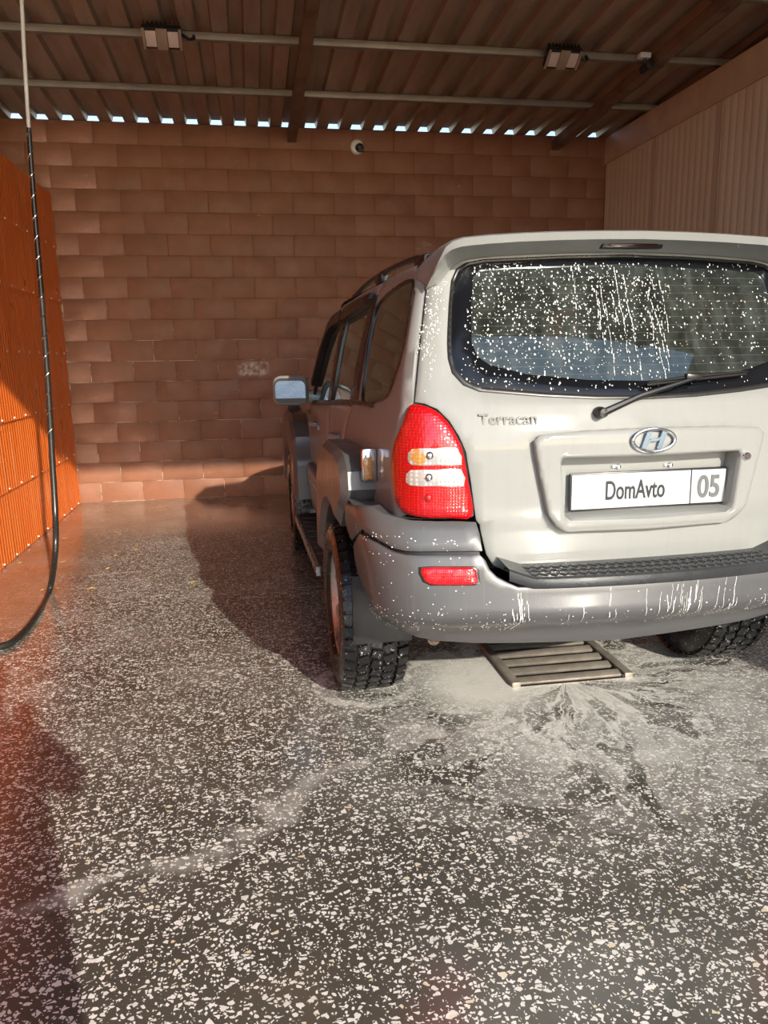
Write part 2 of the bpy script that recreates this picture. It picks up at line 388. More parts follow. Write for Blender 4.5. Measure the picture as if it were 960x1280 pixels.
def mat_glass(name, tint, film=0.0):
    t = NT(name); t.t.nodes.remove(t.b)
    gl = t.n('ShaderNodeBsdfGlossy'); gl.inputs['Roughness'].default_value = .01; gl.inputs['Color'].default_value = (.78, .97, 1, 1)
    tr = t.n('ShaderNodeBsdfTransparent'); tr.inputs['Color'].default_value = tint+(1,)
    fr = t.n('ShaderNodeFresnel'); fr.inputs['IOR'].default_value = 1.55
    m = t.n('ShaderNodeMixShader')
    fac = t.math('MULTIPLY', fr.outputs[0], 3.0 if film > .1 else 1.6, clamp=True)
    t.l(fac, m.inputs[0]); t.l(tr.outputs[0], m.inputs[1]); t.l(gl.outputs[0], m.inputs[2])
    last = m.outputs[0]
    if film > 0:
        c = t.coord(); df = t.n('ShaderNodeBsdfDiffuse'); df.inputs['Color'].default_value = (.50, .58, .53, 1)
        m2 = t.n('ShaderNodeMixShader')
        t.l(t.mrange(t.noise(t.map(c, (9, 9, 1.6)), 2.2, 5, .65), .35, .8, film*.25, film), m2.inputs[0])
        t.l(last, m2.inputs[1]); t.l(df.outputs[0], m2.inputs[2]); last = m2.outputs[0]
    t.l(last, t.out.inputs[0]); return t.m
def mat_lamp(name, col, cell=90, metal=0.0, rough=.12):
    t = NT(name); c = t.coord()
    v = t.voro(c, cell, 'F1', rnd=.15)
    t.set(Base_Color=t.ramp(v, [(.1, tuple(min(1, x*1.15+.01) for x in col)), (.5, tuple(x*.65 for x in col))]), Roughness=rough, Metallic=metal, Coat_Weight=1.0, Coat_Roughness=.04)
    t.bump(v, .35, .004); return t.m
def mat_tyre():
    t = NT('wet_rubber'); c = t.coord()
    fo = t.mrange(t.noise(c, 55, 4, .7), .60, .70, 0, .75)
    t.set(Base_Color=t.mix(fo, (.010, .010, .011), (.62, .62, .60)), Roughness=t.ramp(t.noise(c, 20, 4), [(.3, .16), (.7, .4)]))
    t.bump(t.noise(c, 70, 4), .25, .004); return t.m
def mat_panel():
    t = NT('beige_panel'); geo = t.n('ShaderNodeNewGeometry').outputs['Position']
    c = t.ramp(t.noise(t.map(geo, (1, 2.5, .4)), 1.6, 5), [(.3, (.62, .49, .37)), (.7, (.74, .60, .46))])
    d = t.mrange(t.noise(t.map(geo, (1, 7, .7), loc=(0, 3, 1)), 2.0, 6, .7), .64, .76, 0, .5)
    c = t.mix(d, c, (.40, .28, .18))
    t.set(Base_Color=c, Roughness=.5); return t.m
FLOOR = mat_floor(); BLOCK = mat_block(); MORTAR = mat_mortar(); ORANGE = mat_orange(); ROOF = mat_roof()
PAINT = mat_paint(); CLAD = mat_clad(); TYRE = mat_tyre(); PANEL = mat_panel()
GLASS_R = mat_glass('rear_glass', (.42, .54, .49), .10); GLASS_S = mat_glass('side_glass', (.10, .10, .09), .04)
RED = mat_lamp('red_lens', (.62, .005, .009), 110); CLEAR = mat_lamp('clear_lens', (.80, .79, .76), 75, .35, .14); AMBER = mat_lamp('amber_lens', (.70, .34, .10), 80)
REFL = mat_lamp('red_reflector', (.78, .006, .012), 150)
STEEL = simple('purlin_steel', (.30, .27, .23), .55, .3); RUST = simple('rafter_steel', (.22, .135, .09), .6, .25, var=.35, vscale=4)
BLACK = simple('black_plastic', (.014, .014, .015), .35); DARK = simple('dark_underbody', (.02, .019, .018), .7); CHROME = simple('chrome', (.82, .82, .83), .10, 1.0, var=.03)
ALLOY = simple('alloy_wheel', (.55, .55, .55), .28, .9); FRIT = simple('black_window_border', (.006, .007, .009), .10, 0, spec=.4)
TRIM = simple('dark_trim', (.022, .021, .020), .3); CLOTHSEAT = simple('seat_cloth', (.10, .095, .085), .85)
WHITE = simple('white_paint', (.78, .79, .80), .4); PLATEBLUE = simple('plate_white', (.58, .63, .68), .35, var=.03); PLATEGREY = simple('plate_grey', (.42, .43, .42), .4, var=.05)
INK = simple('black_ink', (.012, .012, .014), .5); INKGREY = simple('grey_ink', (.10, .105, .11), .5)
FOAM = simple('foam', (.82, .82, .78), .45); BADGE = simple('badge_grey', (.20, .20, .195), .35, .2); LOGOBLUE = simple('badge_blue', (.34, .45, .56), .22, .6)
HOSE = simple('black_hose', (.022, .021, .020), .28, vscale=40); HOSE_PALE = simple('pale_hose', (.72, .70, .66), .35)  # dark lower hose, pale colour for its top stretch
GRATE = simple('grate_steel', (.30, .265, .225), .45, .4, var=.3, vscale=9); PIT = simple('drain_pit', (.03, .027, .024), .6)
LED = simple('led_panel', (.62, .50, .46), .4); LEDBODY = simple('led_body', (.30, .22, .17), .5)
MIRROR = simple('mirror_glass', (.32, .35, .38), .02, 1.0, var=.01); TREADPLATE = simple('tread_plate', (.045, .048, .052), .28, .2)
RIVET = simple('washer_steel', (.70, .60, .50), .35, .5); ASPHALT = simple('yard_asphalt', (.16, .15, .135), .85, vscale=2)
LEAF = simple('dry_leaf', (.60, .38, .12), .7, vscale=30); SHIRT = simple('dark_jacket', (.03, .032, .04), .8); SKIN = simple('skin', (.50, .32, .24), .5); JEANS = simple('jeans', (.05, .07, .11), .85); HAIR = simple('hair', (.02, .015, .01), .6)
FLAP = simple('flap_rubber', (.006, .006, .007), .6); RUBBER = simple('running_board_rubber', (.05, .04, .035), .45)

# ================================================================ the bay
BACK_Y, LEFT_X, RIGHT_X, WALL_TOP = 8.13, -1.776, 3.79, 3.632
ROOF_K = 0.049
def roof_z(y): return 3.637+ROOF_K*(BACK_Y-y)
ROOF_FRONT = -0.05
def struct(o): o['kind'] = 'structure'; return o
# floor with a rectangular opening for the drain
DX0, DX1, DY0, DY1 = 1.045, 1.605, 2.965, 3.56
def floor_piece(mb, x0, x1, y0, y1, nx, ny):
    rows = [[(x0+(x1-x0)*i/nx, y0+(y1-y0)*j/ny, 0) for i in range(nx+1)] for j in range(ny+1)]; mb.grid(rows)
m = MB()
for a, b, c, d in ((-5, DX0, -2.2, 8.2), (DX1, 6.6, -2.2, 8.2), (DX0, DX1, -2.2, DY0), (DX0, DX1, DY1, 8.2)): floor_piece(m, a, b, c, d, 2, 4)
floor = struct(m.build('floor', FLOOR, smooth=0)); floor['label'] = 'wet dark terrazzo floor with white stone chips and foam streaks'
m = MB()
for a, b, c, d in ((-60, -5, -60, 60), (6.6, 60, -60, 60), (-5, 6.6, -60, -2.2), (-5, 6.6, 8.2, 60)): m.add([(a, c, -.004), (b, c, -.004), (b, d, -.004), (a, d, -.004)], [(0, 1, 2, 3)])
yard = struct(m.build('ground_yard', ASPHALT, smooth=0))
# back wall: mortar core and single blocks
m = MB(); m.box(((-5+6.6)/2, BACK_Y+.0995, WALL_TOP/2), (11.6, .19, WALL_TOP)); wall_back = struct(m.build('wall_back', MORTAR, smooth=0))
wall_back['label'] = 'painted brown concrete block wall at the back of the bay'
BH, BL = WALL_TOP/18, .412
def block_mesh(name, L):
    mb = MB(); mb.box((0, 0, 0), (L-.005, .05, BH-.005), ch=.0035); return mb.mesh(name)
blk, half = block_mesh('block', BL), block_mesh('half_block', BL/2)
x_start = RIGHT_X
rb = random.Random(3)
for r in range(18):
    z = BH*(r+.5); x = x_start; first = r % 2 == 1
    while x > -2.75:
        L = BL/2 if first else BL
        cx = x-L/2
        if not (cx < LEFT_X-.15 and z < 2.75):
            o = link_mesh('block', half if first else blk, BLOCK, wall_back, 40, (cx, BACK_Y+.025+rb.uniform(-.0012, .0012), z))
        x -= L; first = False
# right wall: sandwich panels with fine vertical ribs, flashing on top
m = MB(); m.box((RIGHT_X+.09, (BACK_Y-2.0)/2, 1.69), (.10, BACK_Y+2.0, 3.38)); wall_right = struct(m.build('wall_right', PANEL, smooth=0))
wall_right['label'] = 'beige ribbed sandwich panel wall with a folded top flashing'
def rib_sheet(L, pitch, depth, H, groove=.25, tilt=0.0):
    """vertical sheet in the YZ plane, ribs run up; front towards +x"""
    mb = MB(); prof = []; n = max(1, round(L/pitch)); p = L/n
    for i in range(n):
        y = i*p; prof += [(0, y+.001), (0, y+p*(1-groove)), (-depth, y+p*(1-groove*.7)), (-depth, y+p*(1-groove*.3))]
    prof.append((0, L-.001))
    rows = [[(x+tilt*(1-zz), y, zz*H) for x, y in prof] for zz in (0, 1)]
    mb.grid(rows); 
    back = [[(-.03, y, zz*H) for x, y in prof] for zz in (0, 1)]
    return mb
pw = 1.03
pan = rib_sheet(pw-.006, .094, .004, 3.36, .22).mesh('wall_panel')
for v in pan.vertices: v.co.x = -v.co.x
for i in range(10):
    y = BACK_Y-.01-pw*(i+1)
    link_mesh('wall_panel', pan, PANEL, wall_right, 30, (RIGHT_X, y, .02))
m = MB(); L = BACK_Y+2.0; yc = (BACK_Y-2.0)/2
pr = [(RIGHT_X+.1, 3.62), (RIGHT_X-.012, 3.62), (RIGHT_X-.012, 3.385), (RIGHT_X-.03, 3.372), (RIGHT_X-.028, 3.36), (RIGHT_X+.02, 3.375), (RIGHT_X+.1, 3.375)]
m.prism([(x, BACK_Y-.001, z) for x, z in pr], (0, -L, 0)); link_mesh('flashing', m.mesh('flashing'), simple('flashing_beige', (.66, .50, .36), .45), wall_right, 20)
m = MB(); m.box(((RIGHT_X+6.6)/2+.05, yc, 3.58), (6.6-RIGHT_X-.1, L, .05)); struct(m.build('ceiling_right_blocker', PANEL, smooth=0))  # unseen cover added behind the right wall to keep light out up there
m = MB(); m.box((6.65, yc, 2.1), (.1, L, 4.2)); struct(m.build('wall_right_blocker', simple('blocker_wall_brown', (.25, .13, .08), .8), smooth=0))  # unseen wall added to close the gap and keep the upper right dark
m = MB(); m.box((-5.05, yc, 2.1), (.1, L, 4.2)); struct(m.build('wall_left_outer', simple('outer_wall', (.25, .13, .08), .8), smooth=0))
# left wall: orange ribbed metal sheets in rows, screwed along their laps
m = MB(); m.box((LEFT_X-.035, (BACK_Y-.35)/2, 2.95/2), (.03, BACK_Y+.33, 2.93)); wall_left = struct(m.build('wall_left', RUST, smooth=0))
wall_left['label'] = 'orange ribbed metal sheet partition with rows of screws'
ROWS = 6; SH = 2.955/ROWS; SW = 1.13
sh = rib_sheet(SW-.004, .0565, .006, SH+.015, .45, .010).mesh('metal_sheet')
for c in range(8):
    for r in range(ROWS): link_mesh('metal_sheet', sh, ORANGE, wall_left, 30, (LEFT_X-.006, BACK_Y-.012-SW*(c+1), r*SH+.003))
for r in range(ROWS):
    m = MB()
    for k in range(27):
        y = BACK_Y-.13-k*.30; z = r*SH+.022
        m.lathe([(0, .011), (.004, .011), (.005, .007), (.010, .006)], 8, 'x', (LEFT_X+.002, y+.0, z))
    o = m.build('screw_row', RIVET, wall_left); o['kind'] = 'stuff'
m = MB()
for c in range(8): m.box((LEFT_X+.007, BACK_Y-.012-SW*(c+1), 1.478), (.006, .035, 2.95), ch=.002)
# roof
def roof_sheet_mesh():
    mb = MB(); prof = []; P = .227
    for i in range(5):
        x = i*P; prof += [(x, 0), (x+.112, 0), (x+.126, .052), (x+.213, .052)]
    prof += [(5*P, 0), (5*P+.02, .001)]
    ys = [BACK_Y+.05]+[BACK_Y+.05-(BACK_Y+.05-ROOF_FRONT)*k/4 for k in range(1, 5)]
    mb.grid([[(x, y, roof_z(y)+z) for x, z in prof] for y in ys]); return mb.mesh('roof_sheet')
rs = roof_sheet_mesh()
ceiling = struct(empty('ceiling')); ceiling['label'] = 'corrugated metal shed roof with open rib ends above the back wall'
for i in range(11): link_mesh('roof_sheet', rs, ROOF, ceiling, 30, (-5.15+i*5*.227, 0, .0006*(i % 2)))
m = MB(); m.box((.7, ROOF_FRONT-.02, roof_z(ROOF_FRONT)+.03), (11.7, .03, .10), ch=.004); m.build('shadow_edge_board', STEEL, ceiling)  # unseen board added to give the roof's shadow a straight edge
# purlins run across, rafters run from front to back below them
def purlin_y(px, py):
    d = pixel_ray(px, py); k = (3.60+ROOF_K*BACK_Y-CAM[2])/(d[2]+ROOF_K*d[1]); return (CAM+d*k)
P1, P2, P3 = purlin_y(200, 45), purlin_y(200, 112), purlin_y(880, 6)
step = P2[1]-P1[1]
for y in (P2[1], P1[1], P1[1]-step, P1[1]-2*step, P1[1]-3*step, P1[1]-4*step, P1[1]-5*step):
    if y < .1: continue
    z = roof_z(y)-.030
    m = MB(); m.box((.8, y, z), (11.5, .055, .050), ch=.004); o = m.build('purlin', STEEL, ceiling)
RX1, RX2 = on_plane(364, 160, 1, BACK_Y)[0], on_plane(694, 170, 1, BACK_Y)[0]
for x, L in ((RX1, 0), (RX2, 0), (RX1-2.8, 0)):
    m = MB(); y0, y1 = .0, BACK_Y+.1
    if x < -2: y1 = BACK_Y-.002
    else: y1 = BACK_Y-.002
    for (dx, wz0, wz1, w) in ((-.035, -.062, -.145, .012), (0.0, -.135, -.147, .085), (0.0, -.061, -.07, .085)):
        a = [(x+dx-w/2, y0, roof_z(y0)+wz0), (x+dx+w/2, y0, roof_z(y0)+wz0), (x+dx+w/2, y0, roof_z(y0)+wz1), (x+dx-w/2, y0, roof_z(y0)+wz1)]
        m.prism(a, (0, y1-y0, -ROOF_K*(y1-y0)))
    o = m.build('rafter', RUST, ceiling, 20)
# ================================================================ drain grate
gr = empty('drain_grate', (DX0, DY0, 0)); tag(gr, 'steel drain grate with slanted bars set in the wet floor', 'drain grate')
gw, gd = DX1-DX0, DY1-DY0
m = MB()
for (c, s) in (((gw/2, gd/2, -.15), (gw, gd, .01)), ((.004, gd/2, -.075), (.008, gd, .15)), ((gw-.004, gd/2, -.075), (.008, gd, .15)), ((gw/2, .004, -.075), (gw, .008, .15)), ((gw/2, gd-.004, -.075), (gw, .008, .15))): m.box(c, s)
m.build('pit', PIT, gr, 0)
m = MB(); m.box((.02, gd/2, .006), (.04, gd, .03), ch=.004); m.build('side_rail', GRATE, gr)
m = MB(); m.box((gw-.02, gd/2, .006), (.04, gd, .03), ch=.004); m.build('side_rail', GRATE, gr)
nb = 6
mb0 = MB(); mb0.box((0, 0, 0), (gw-.085, .042, .014), Matrix.Rotation(math.radians(14), 3, 'X'), ch=.003); slat = mb0.mesh('slat')
for k in range(nb): link_mesh('slat', slat, GRATE, gr, 40, (gw/2-.008, .032+k*gd/nb, .012))
for k in range(nb):
    m = MB(); m.box((gw-.043, .034+k*gd/nb, -.004), (.012, .05, .03), ch=.003); m.build('end_lug', PIT, gr)
# ================================================================ floodlights, cameras
def floodlight(px, py, label):
    p = purlin_y(px, py); root = empty('floodlight', (p[0], p[1]-.06, roof_z(p[1])-.055)); tag(root, label, 'floodlight', 'floodlights on the purlin')
    R = Matrix.Rotation(math.radians(52), 3, 'X')
    W2, H2 = .27, .15
    def T(v): return R@Vector(v)+Vector((0, -.05, -.045))
    m = MB(); m.box(T((0, 0.02, .0)), (W2, .05, H2), R, ch=.008); m.build('housing', BLACK, root)
    m = MB()
    for k in range(9): m.box(T((-.12+.03*k, .06, .02)), (.006, .035, H2*.75), R)
    m.build('cooling_fins', BLACK, root, 0)['kind'] = 'stuff'
    for dx, w in ((-W2/2+.010, .020), (W2/2-.010, .020), (0, .075)):
        m = MB(); m.box(T((dx, -.008, 0)), (w, .012, H2), R, ch=.003); m.build('front_frame', LEDBODY, root)
    for dx in (-.076, .076):
        m = MB(); m.box(T((dx, -.006, .0)), (.072, .010, H2*.74), R, ch=.003); m.build('led_panel', LED, root)
    m = MB(); m.box(T((0, .075, .0)), (.22, .012, .03), R); m.tube([(W2/2, -.02, .0), (W2/2+.05, -.03, -.035), (W2/2+.085, -.01, -.02), (W2/2+.08, .02, .01)], .011, 6); m.build('bracket', BLACK, root)
floodlight(204, 44, 'flat twin panel floodlight on the purlin above the orange partition')
floodlight(697, 70, 'flat twin panel floodlight on the purlin near the beige wall')
p = on_plane(446, 184, 1, BACK_Y-.005)
dc = empty('security_camera', (p[0], p[1], p[2])); tag(dc, 'white round security camera with dark lens on the brown block wall', 'camera')
m = MB(); m.lathe([(-.03, .0), (-.03, .058), (-.018, .070), (0, .072)], 24, 'y'); m.build('mounting_disc', WHITE, dc)
m = MB(); m.lathe([(-.095, .0), (-.09, .022), (-.06, .038), (-.02, .045)], 16, 'y', (.022, 0, -.012)); m.build('lens_ball', BLACK, dc)
m = MB(); m.box((.03, -.08, -.045), (.05, .05, .03), ch=.006); m.build('sensor', BLACK, dc)
d = pixel_ray(782, 82); k = (3.50+ROOF_K*BACK_Y-CAM[2])/(d[2]+ROOF_K*d[1]); p = CAM+d*k
sc2 = empty('bullet_camera', (RX2-.06, p[1]-.02, roof_z(p[1])-.075)); tag(sc2, 'small white bullet camera hanging beside the rusty rafter', 'camera')
m = MB(); m.box((-.04, 0, .005), (.09, .06, .04), ch=.006); m.build('bracket', WHITE, sc2)
m = MB(); m.tube([(-.04, -.01, -.01), (-.03, .0, -.06)], .012, 8); m.lathe([(-.09, .0), (-.088, .03), (.03, .032), (.035, .0)], 14, 'y', (-.03, 0, -.085)); m.build('camera_body', BLACK, sc2)
# ================================================================ pressure hose
hz = empty('pressure_hose', (-1.30, 4.85, 0)); tag(hz, 'long black pressure washer hose hanging by the orange wall and curving over the floor', 'hose')
top = on_plane(27, 0, 1, 4.85); O = Vector((-1.30, 4.85, 0))
def hp(px, py, y): return Vector(on_plane(px, py, 1, y))-O
def hf(px, py): return Vector(on_plane(px, py, 2, .016))-O
upper = [hp(27, 0, 4.85), hp(31, 80, 4.85), hp(36, 160, 4.85)]
t2 = upper[0]+(upper[0]-upper[1])*.6; t2.z = min(t2.z, roof_z(4.85)-.02)
ctrl = [hp(36, 160, 4.85), hp(43, 260, 4.86), hp(52, 370, 4.87), hp(60, 480, 4.88), hp(65, 570, 4.86), hp(69, 640, 4.80), hp(69, 690, 4.70), hf(62, 737), hf(45, 770), hf(22, 797), hf(0, 808), hf(-60, 815), hf(-150, 790)]
def spline(c, n=8):
    out = []
    for i in range(len(c)-1):
        p0, p1, p2, p3 = c[max(i-1, 0)], c[i], c[i+1], c[min(i+2, len(c)-1)]
        for k in range(n):
            t = k/n; out.append(.5*((2*p1)+(p2-p0)*t+(2*p0-5*p1+4*p2-p3)*t*t+(3*p1-p0-3*p2+p3)*t**3))
    return out+[c[-1]]
sp = spline(ctrl)
m = MB(); m.tube(sp, [.0125+.0055*min(1, i/30) for i in range(len(sp))], 10); hb = m.build('hose_tube', HOSE, hz)
m = MB(); m.tube(spline([t2]+upper), .011, 10); m.build('upper_hose', HOSE_PALE, hz)
# steel spiral guard wound round the hose
m = MB(); acc = 0; pts = []
for i in range(len(sp)-1):
    a, b = sp[i], sp[i+1]; L = (b-a).length; dirv = (b-a).normalized(); s1 = dirv.cross(Vector((0, 1, 0))).normalized(); s2 = dirv.cross(s1)
    if sp[i].z < 1.0: break
    q = max(2, int(L/.012))
    for k in range(q):
        ph = (acc+L*k/q)/.11*2*math.pi; pts.append(a+(b-a)*(k/q)+s1*((.0135+.0055*min(1, i/30))*math.cos(ph))+s2*((.0135+.0055*min(1, i/30))*math.sin(ph)))
    acc += L
m.tube(pts, .0028, 5); m.build('spiral_guard', CHROME, hz)
m = MB(); m.box((t2.x, t2.y, t2.z+.015), (.06, .06, .05), ch=.008); m.build('hanger', STEEL, hz)
# ================================================================ fallen leaves
rl = random.Random(11)
lm = MB(); lm.add([(-.022, 0, .001), (-.008, .011, .005), (.012, .009, .004), (.026, 0, .002), (.01, -.010, .005), (-.01, -.009, .003), (0, 0, .008)], [(0, 1, 6), (1, 2, 6), (2, 3, 6), (3, 4, 6), (4, 5, 6), (5, 0, 6)]); leafm = lm.mesh('fallen_leaf')
for (px, py) in ((145, 666), (144, 695), (81, 674), (135, 711), (242, 728), (25, 704), (115, 736), (187, 722), (170, 688), (80, 703), (53, 738)):
    p = on_plane(px, py, 2, 0); o = link_mesh('fallen_leaf', leafm, LEAF, None, 0, (p[0], p[1], .001)); o.rotation_euler = (0, 0, rl.uniform(0, 6)); s = rl.uniform(.8, 1.5); o.scale = (s, s, s)
    tag(o, 'small dry yellow leaf lying on the wet floor near the orange wall', 'leaf', 'fallen leaves on the floor')

# ================================================================ the car
car = empty('suv', tuple(CAR_T), CAR_A); tag(car, 'silver five door suv with dark grey lower cladding, wet with foam, parked nose in', 'car')
AX_R, AX_F, WH = .90, 3.36, .365
def inside(poly, pts):
    pts = np.asarray(pts); x, y = pts[:, 0], pts[:, 1]; c = np.zeros(len(pts), bool); n = len(poly); j = n-1
    for i in range(n):
        xi, yi = poly[i]; xj, yj = poly[j]
        if yi != yj:
            c ^= ((yi > y) != (yj > y)) & (x < (xj-xi)*(y-yi)/(yj-yi)+xi)
        j = i
    return c
def seg_dist(poly, pts):
    pts = np.asarray(pts); d = np.full(len(pts), 1e9); n = len(poly)
    for i in range(n):
        a = np.array(poly[i]); b = np.array(poly[(i+1) % n]); ab = b-a; t = np.clip(((pts-a)@ab)/(ab@ab+1e-12), 0, 1)
        d = np.minimum(d, np.linalg.norm(pts-(a+t[:, None]*ab), axis=1))
    return d
def densify(poly, step=.03):
    out = []
    for i in range(len(poly)):
        a = np.array(poly[i]); b = np.array(poly[(i+1) % len(poly)]); n = max(1, int(np.linalg.norm(b-a)/step))
        out += [tuple(a+(b-a)*k/n) for k in range(n)]
    return out
def smooth_loop(poly, n=4):
    c = [np.array(p) for p in poly]; m = len(c); out = []
    for i in range(m):
        p0, p1, p2, p3 = c[i-1], c[i], c[(i+1) % m], c[(i+2) % m]
        for k in range(n):
            t = k/n; out.append(tuple(.5*((2*p1)+(p2-p0)*t+(2*p0-5*p1+4*p2-p3)*t*t+(3*p1-p0-3*p2+p3)*t**3)))
    return out
def patch(name, poly, mat, parent, surf=None, holes=(), off=0.0, bevel=(.007, .004), rim=.018, step=.045, bstep=.03, smooth=50, link=True):
    """a panel cut from a body surface: rounded rim, folded edges. poly and holes are (U, z) loops"""
    surf = surf or BODY
    loops = [densify(poly, bstep)]+[densify(h, bstep) for h in holes]
    P = np.array(loops[0]); pts = []; cons = []
    for L in loops:
        n0 = len(pts); pts += L; cons += [(n0+i, n0+(i+1) % len(L)) for i in range(len(L))]
    nb = len(pts); ins, drop = bevel
    gx = np.arange(P[:, 0].min()+step/2, P[:, 0].max(), step); gz = np.arange(P[:, 1].min()+step/2, P[:, 1].max(), step)
    cand = [(a, b) for a in gx for b in gz]
    inner = []
    for li, L in enumerate(loops):
        A = np.array(L); nx = np.roll(A, -1, 0)-np.roll(A, 1, 0); nn = np.stack([-nx[:, 1], nx[:, 0]], 1); nn /= (np.linalg.norm(nn, axis=1)[:, None]+1e-9)
        for sgn in (1, -1): inner += [tuple(p) for p in A+nn*ins*sgn]
    def ok(c, mind):
        c = np.array(c).reshape(-1, 2)
        if not len(c): return c
        k = inside(loops[0], c)
        for h in loops[1:]: k &= ~inside(h, c)
        c = c[k]
        if not len(c): return c
        d = seg_dist(loops[0], c)
        for h in loops[1:]: d = np.minimum(d, seg_dist(h, c))
        return c[d > mind]
    ring = ok(inner, ins*.9); fill = ok(cand, ins+step*.35)
    allp = pts+[tuple(p) for p in ring]+[tuple(p) for p in fill]
    r = delaunay_2d_cdt([Vector(p) for p in allp], cons, [], 0, 1e-6)
    v2, tri, ov = r[0], r[2], r[3]
    V = np.array([(v.x, v.y) for v in v2]); cen = np.array([V[list(t)].mean(0) for t in tri])
    k = inside(loops[0], cen)
    for h in loops[1:]: k &= ~inside(h, cen)
    tri = [t for t, q in zip(tri, k) if q]
    bd = np.zeros(len(V), bool)
    for i, o in enumerate(ov):
        if any(q < nb for q in o): bd[i] = True
    of = off if callable(off) else (lambda U, z: off)
    verts = []
    for i, (U, z) in enumerate(V):
        p, n = surf.pn(U, z); d = of(U, z)-(drop if bd[i] else 0); verts.append(p+n*d)
    used = sorted({i for t in tri for i in t}); remap = {o: i for i, o in enumerate(used)}
    vs = [verts[i] for i in used]; fs = [tuple(remap[i] for i in t) for t in tri]
    if rim > 0:
        from collections import Counter
        ec = Counter(); 
        for t in fs:
            for i in range(3): ec[tuple(sorted((t[i], t[(i+1) % 3])))] += 1
        base = {}
        for t in list(fs):
            for i in range(3):
                a, b = t[i], t[(i+1) % 3]
                if ec[tuple(sorted((a, b)))] == 1:
                    for q in (a, b):
                        if q not in base:
                            U, z = V[used[q]]; p, n = surf.pn(U, z); base[q] = len(vs); vs.append(p+n*(of(U, z)-drop-rim))
                    fs.append((b, a, base[a], base[b]))
    mb = MB(); mb.add(vs, fs)
    return mb.build(name, mat, parent, smooth) if link else mb
def PX(lst, surf=None, U=.8, z=1.1, off=0.0):
    surf = surf or BODY; out = []
    for a, b in lst:
        U, z = surf.solve(a, b, U, z, off); out.append((U, z))
    return out
def RS(lst, surf=None): return [((surf or BODY).U_rear(x, z), z) for x, z in lst]
def SS(lst, surf=None): return [((surf or BODY).U_side(y, z), z) for y, z in lst]
def mir(lst): return [(-U, z) for U, z in lst]
def sym(half):
    """half runs bottom centre -> left side -> top centre"""
    return half+[(-U, z) for U, z in half[::-1] if abs(U) > 1e-6]
def both(fn):
    fn(1); fn(-1)
def sg(lst, s): return lst if s > 0 else mir(lst)
# ---- outlines read from the photograph on the body surface
lamp_o = smooth_loop(PX([(517, 506), (531, 508), (546, 515), (560, 529), (571, 547), (579, 567), (585, 602), (590, 645), (560, 647), (528, 646), (508, 641), (498, 630), (494, 605), (493, 575), (496, 552), (504, 531), (511, 511)]), 3)
seam = PX([(600, 657), (595.5, 651), (589, 603), (583, 566), (574, 545), (562, 526), (547, 511), (531, 504), (518, 502), (520, 480), (525, 430), (530, 385), (533, 356)])
quarter_edge = PX([(530, 356), (526.5, 385), (521.5, 430), (516.5, 480), (514.5, 502), (508, 510), (501, 530), (493, 551), (490, 575), (491, 606), (495, 632), (505, 644)])
glass_o = PX([(600, 488), (580, 480), (566, 466), (561, 448), (560, 430), (562, 380), (565, 350), (571, 336), (583, 328), (605, 324), (700, 319.5)], U=.5, z=1.35)
glass_half = [(0.0, 1.262)]+PX([(745, 497.5), (680, 494.5)], U=.2, z=1.27)+glass_o+[(0.0, 1.728)]
glass_half = [p for i, p in enumerate(glass_half)]
inner_half = [(0.0, 1.318)]+PX([(736, 474), (660, 467), (612, 455), (597, 444), (590, 427), (589.5, 380), (592, 345), (600, 338), (640, 335), (740, 332)], U=.2, z=1.33)+[(0.0, 1.695)]
garn_half = [(0.0, .839)]+PX([(706, 666), (693, 656), (686, 645), (670, 563), (669, 551), (677, 543), (727, 538)], U=.3, z=.9, off=.03)+[(0.0, 1.167)]
hole_half = [(0.0, .884)]+PX([(714, 652), (707, 646), (702, 578), (705, 573)], U=.3, z=.9, off=.03)+[(0.0, 1.083)]
qwin = smooth_loop(PX([(516, 350), (511, 400), (503, 440), (493, 473), (484, 495), (472, 502), (452, 503), (456, 460), (463, 415), (471, 382), (490, 362)], U=1.2, z=1.4), 3)
# ---- tailgate
tg_half = [(0.0, .70)]+RS([(.45, .705)])+PX([(634, 715), (617, 707), (608, 693)], U=.5, z=.75)+seam+[(SEG_A+.03, 1.71), (SEG_A-.1, 1.742), (0.0, 1.752)]
garn_cut = [(U*.97, z+(.008 if z < 1 else -.008)) for U, z in garn_half]
tailgate = patch('tailgate', sym(tg_half), PAINT, car, holes=[sym(glass_half), sym(garn_cut)], step=.035, bstep=.02)
patch('window_border', sym(glass_half), FRIT, tailgate, holes=[sym(inner_half)], off=-.006, bevel=(.006, .002), rim=.003, bstep=.02)
patch('rear_window', sym(inner_half), GLASS_R, tailgate, off=-.006, bevel=(.004, 0), rim=0, bstep=.02, step=.03)
patch('window_seal', sym([(U*1.004, z-(.004 if z < 1.35 else 0)) for U, z in glass_half]), TRIM, tailgate, holes=[sym([(U*.985, z+(.010 if z < 1.5 else -.008)) for U, z in glass_half])], off=.002, bevel=(.003, .002), rim=.01, bstep=.02)
patch('plate_garnish', sym(garn_half), PAINT, tailgate, holes=[sym(hole_half)], off=.030, bevel=(.007, .006), rim=.085, bstep=.012, step=.012)
patch('plate_recess', sym([(U*1.05, z+(-.012 if z < 1 else .012)) for U, z in hole_half]), PAINT, tailgate, off=-.048, bevel=(.004, 0), rim=0)
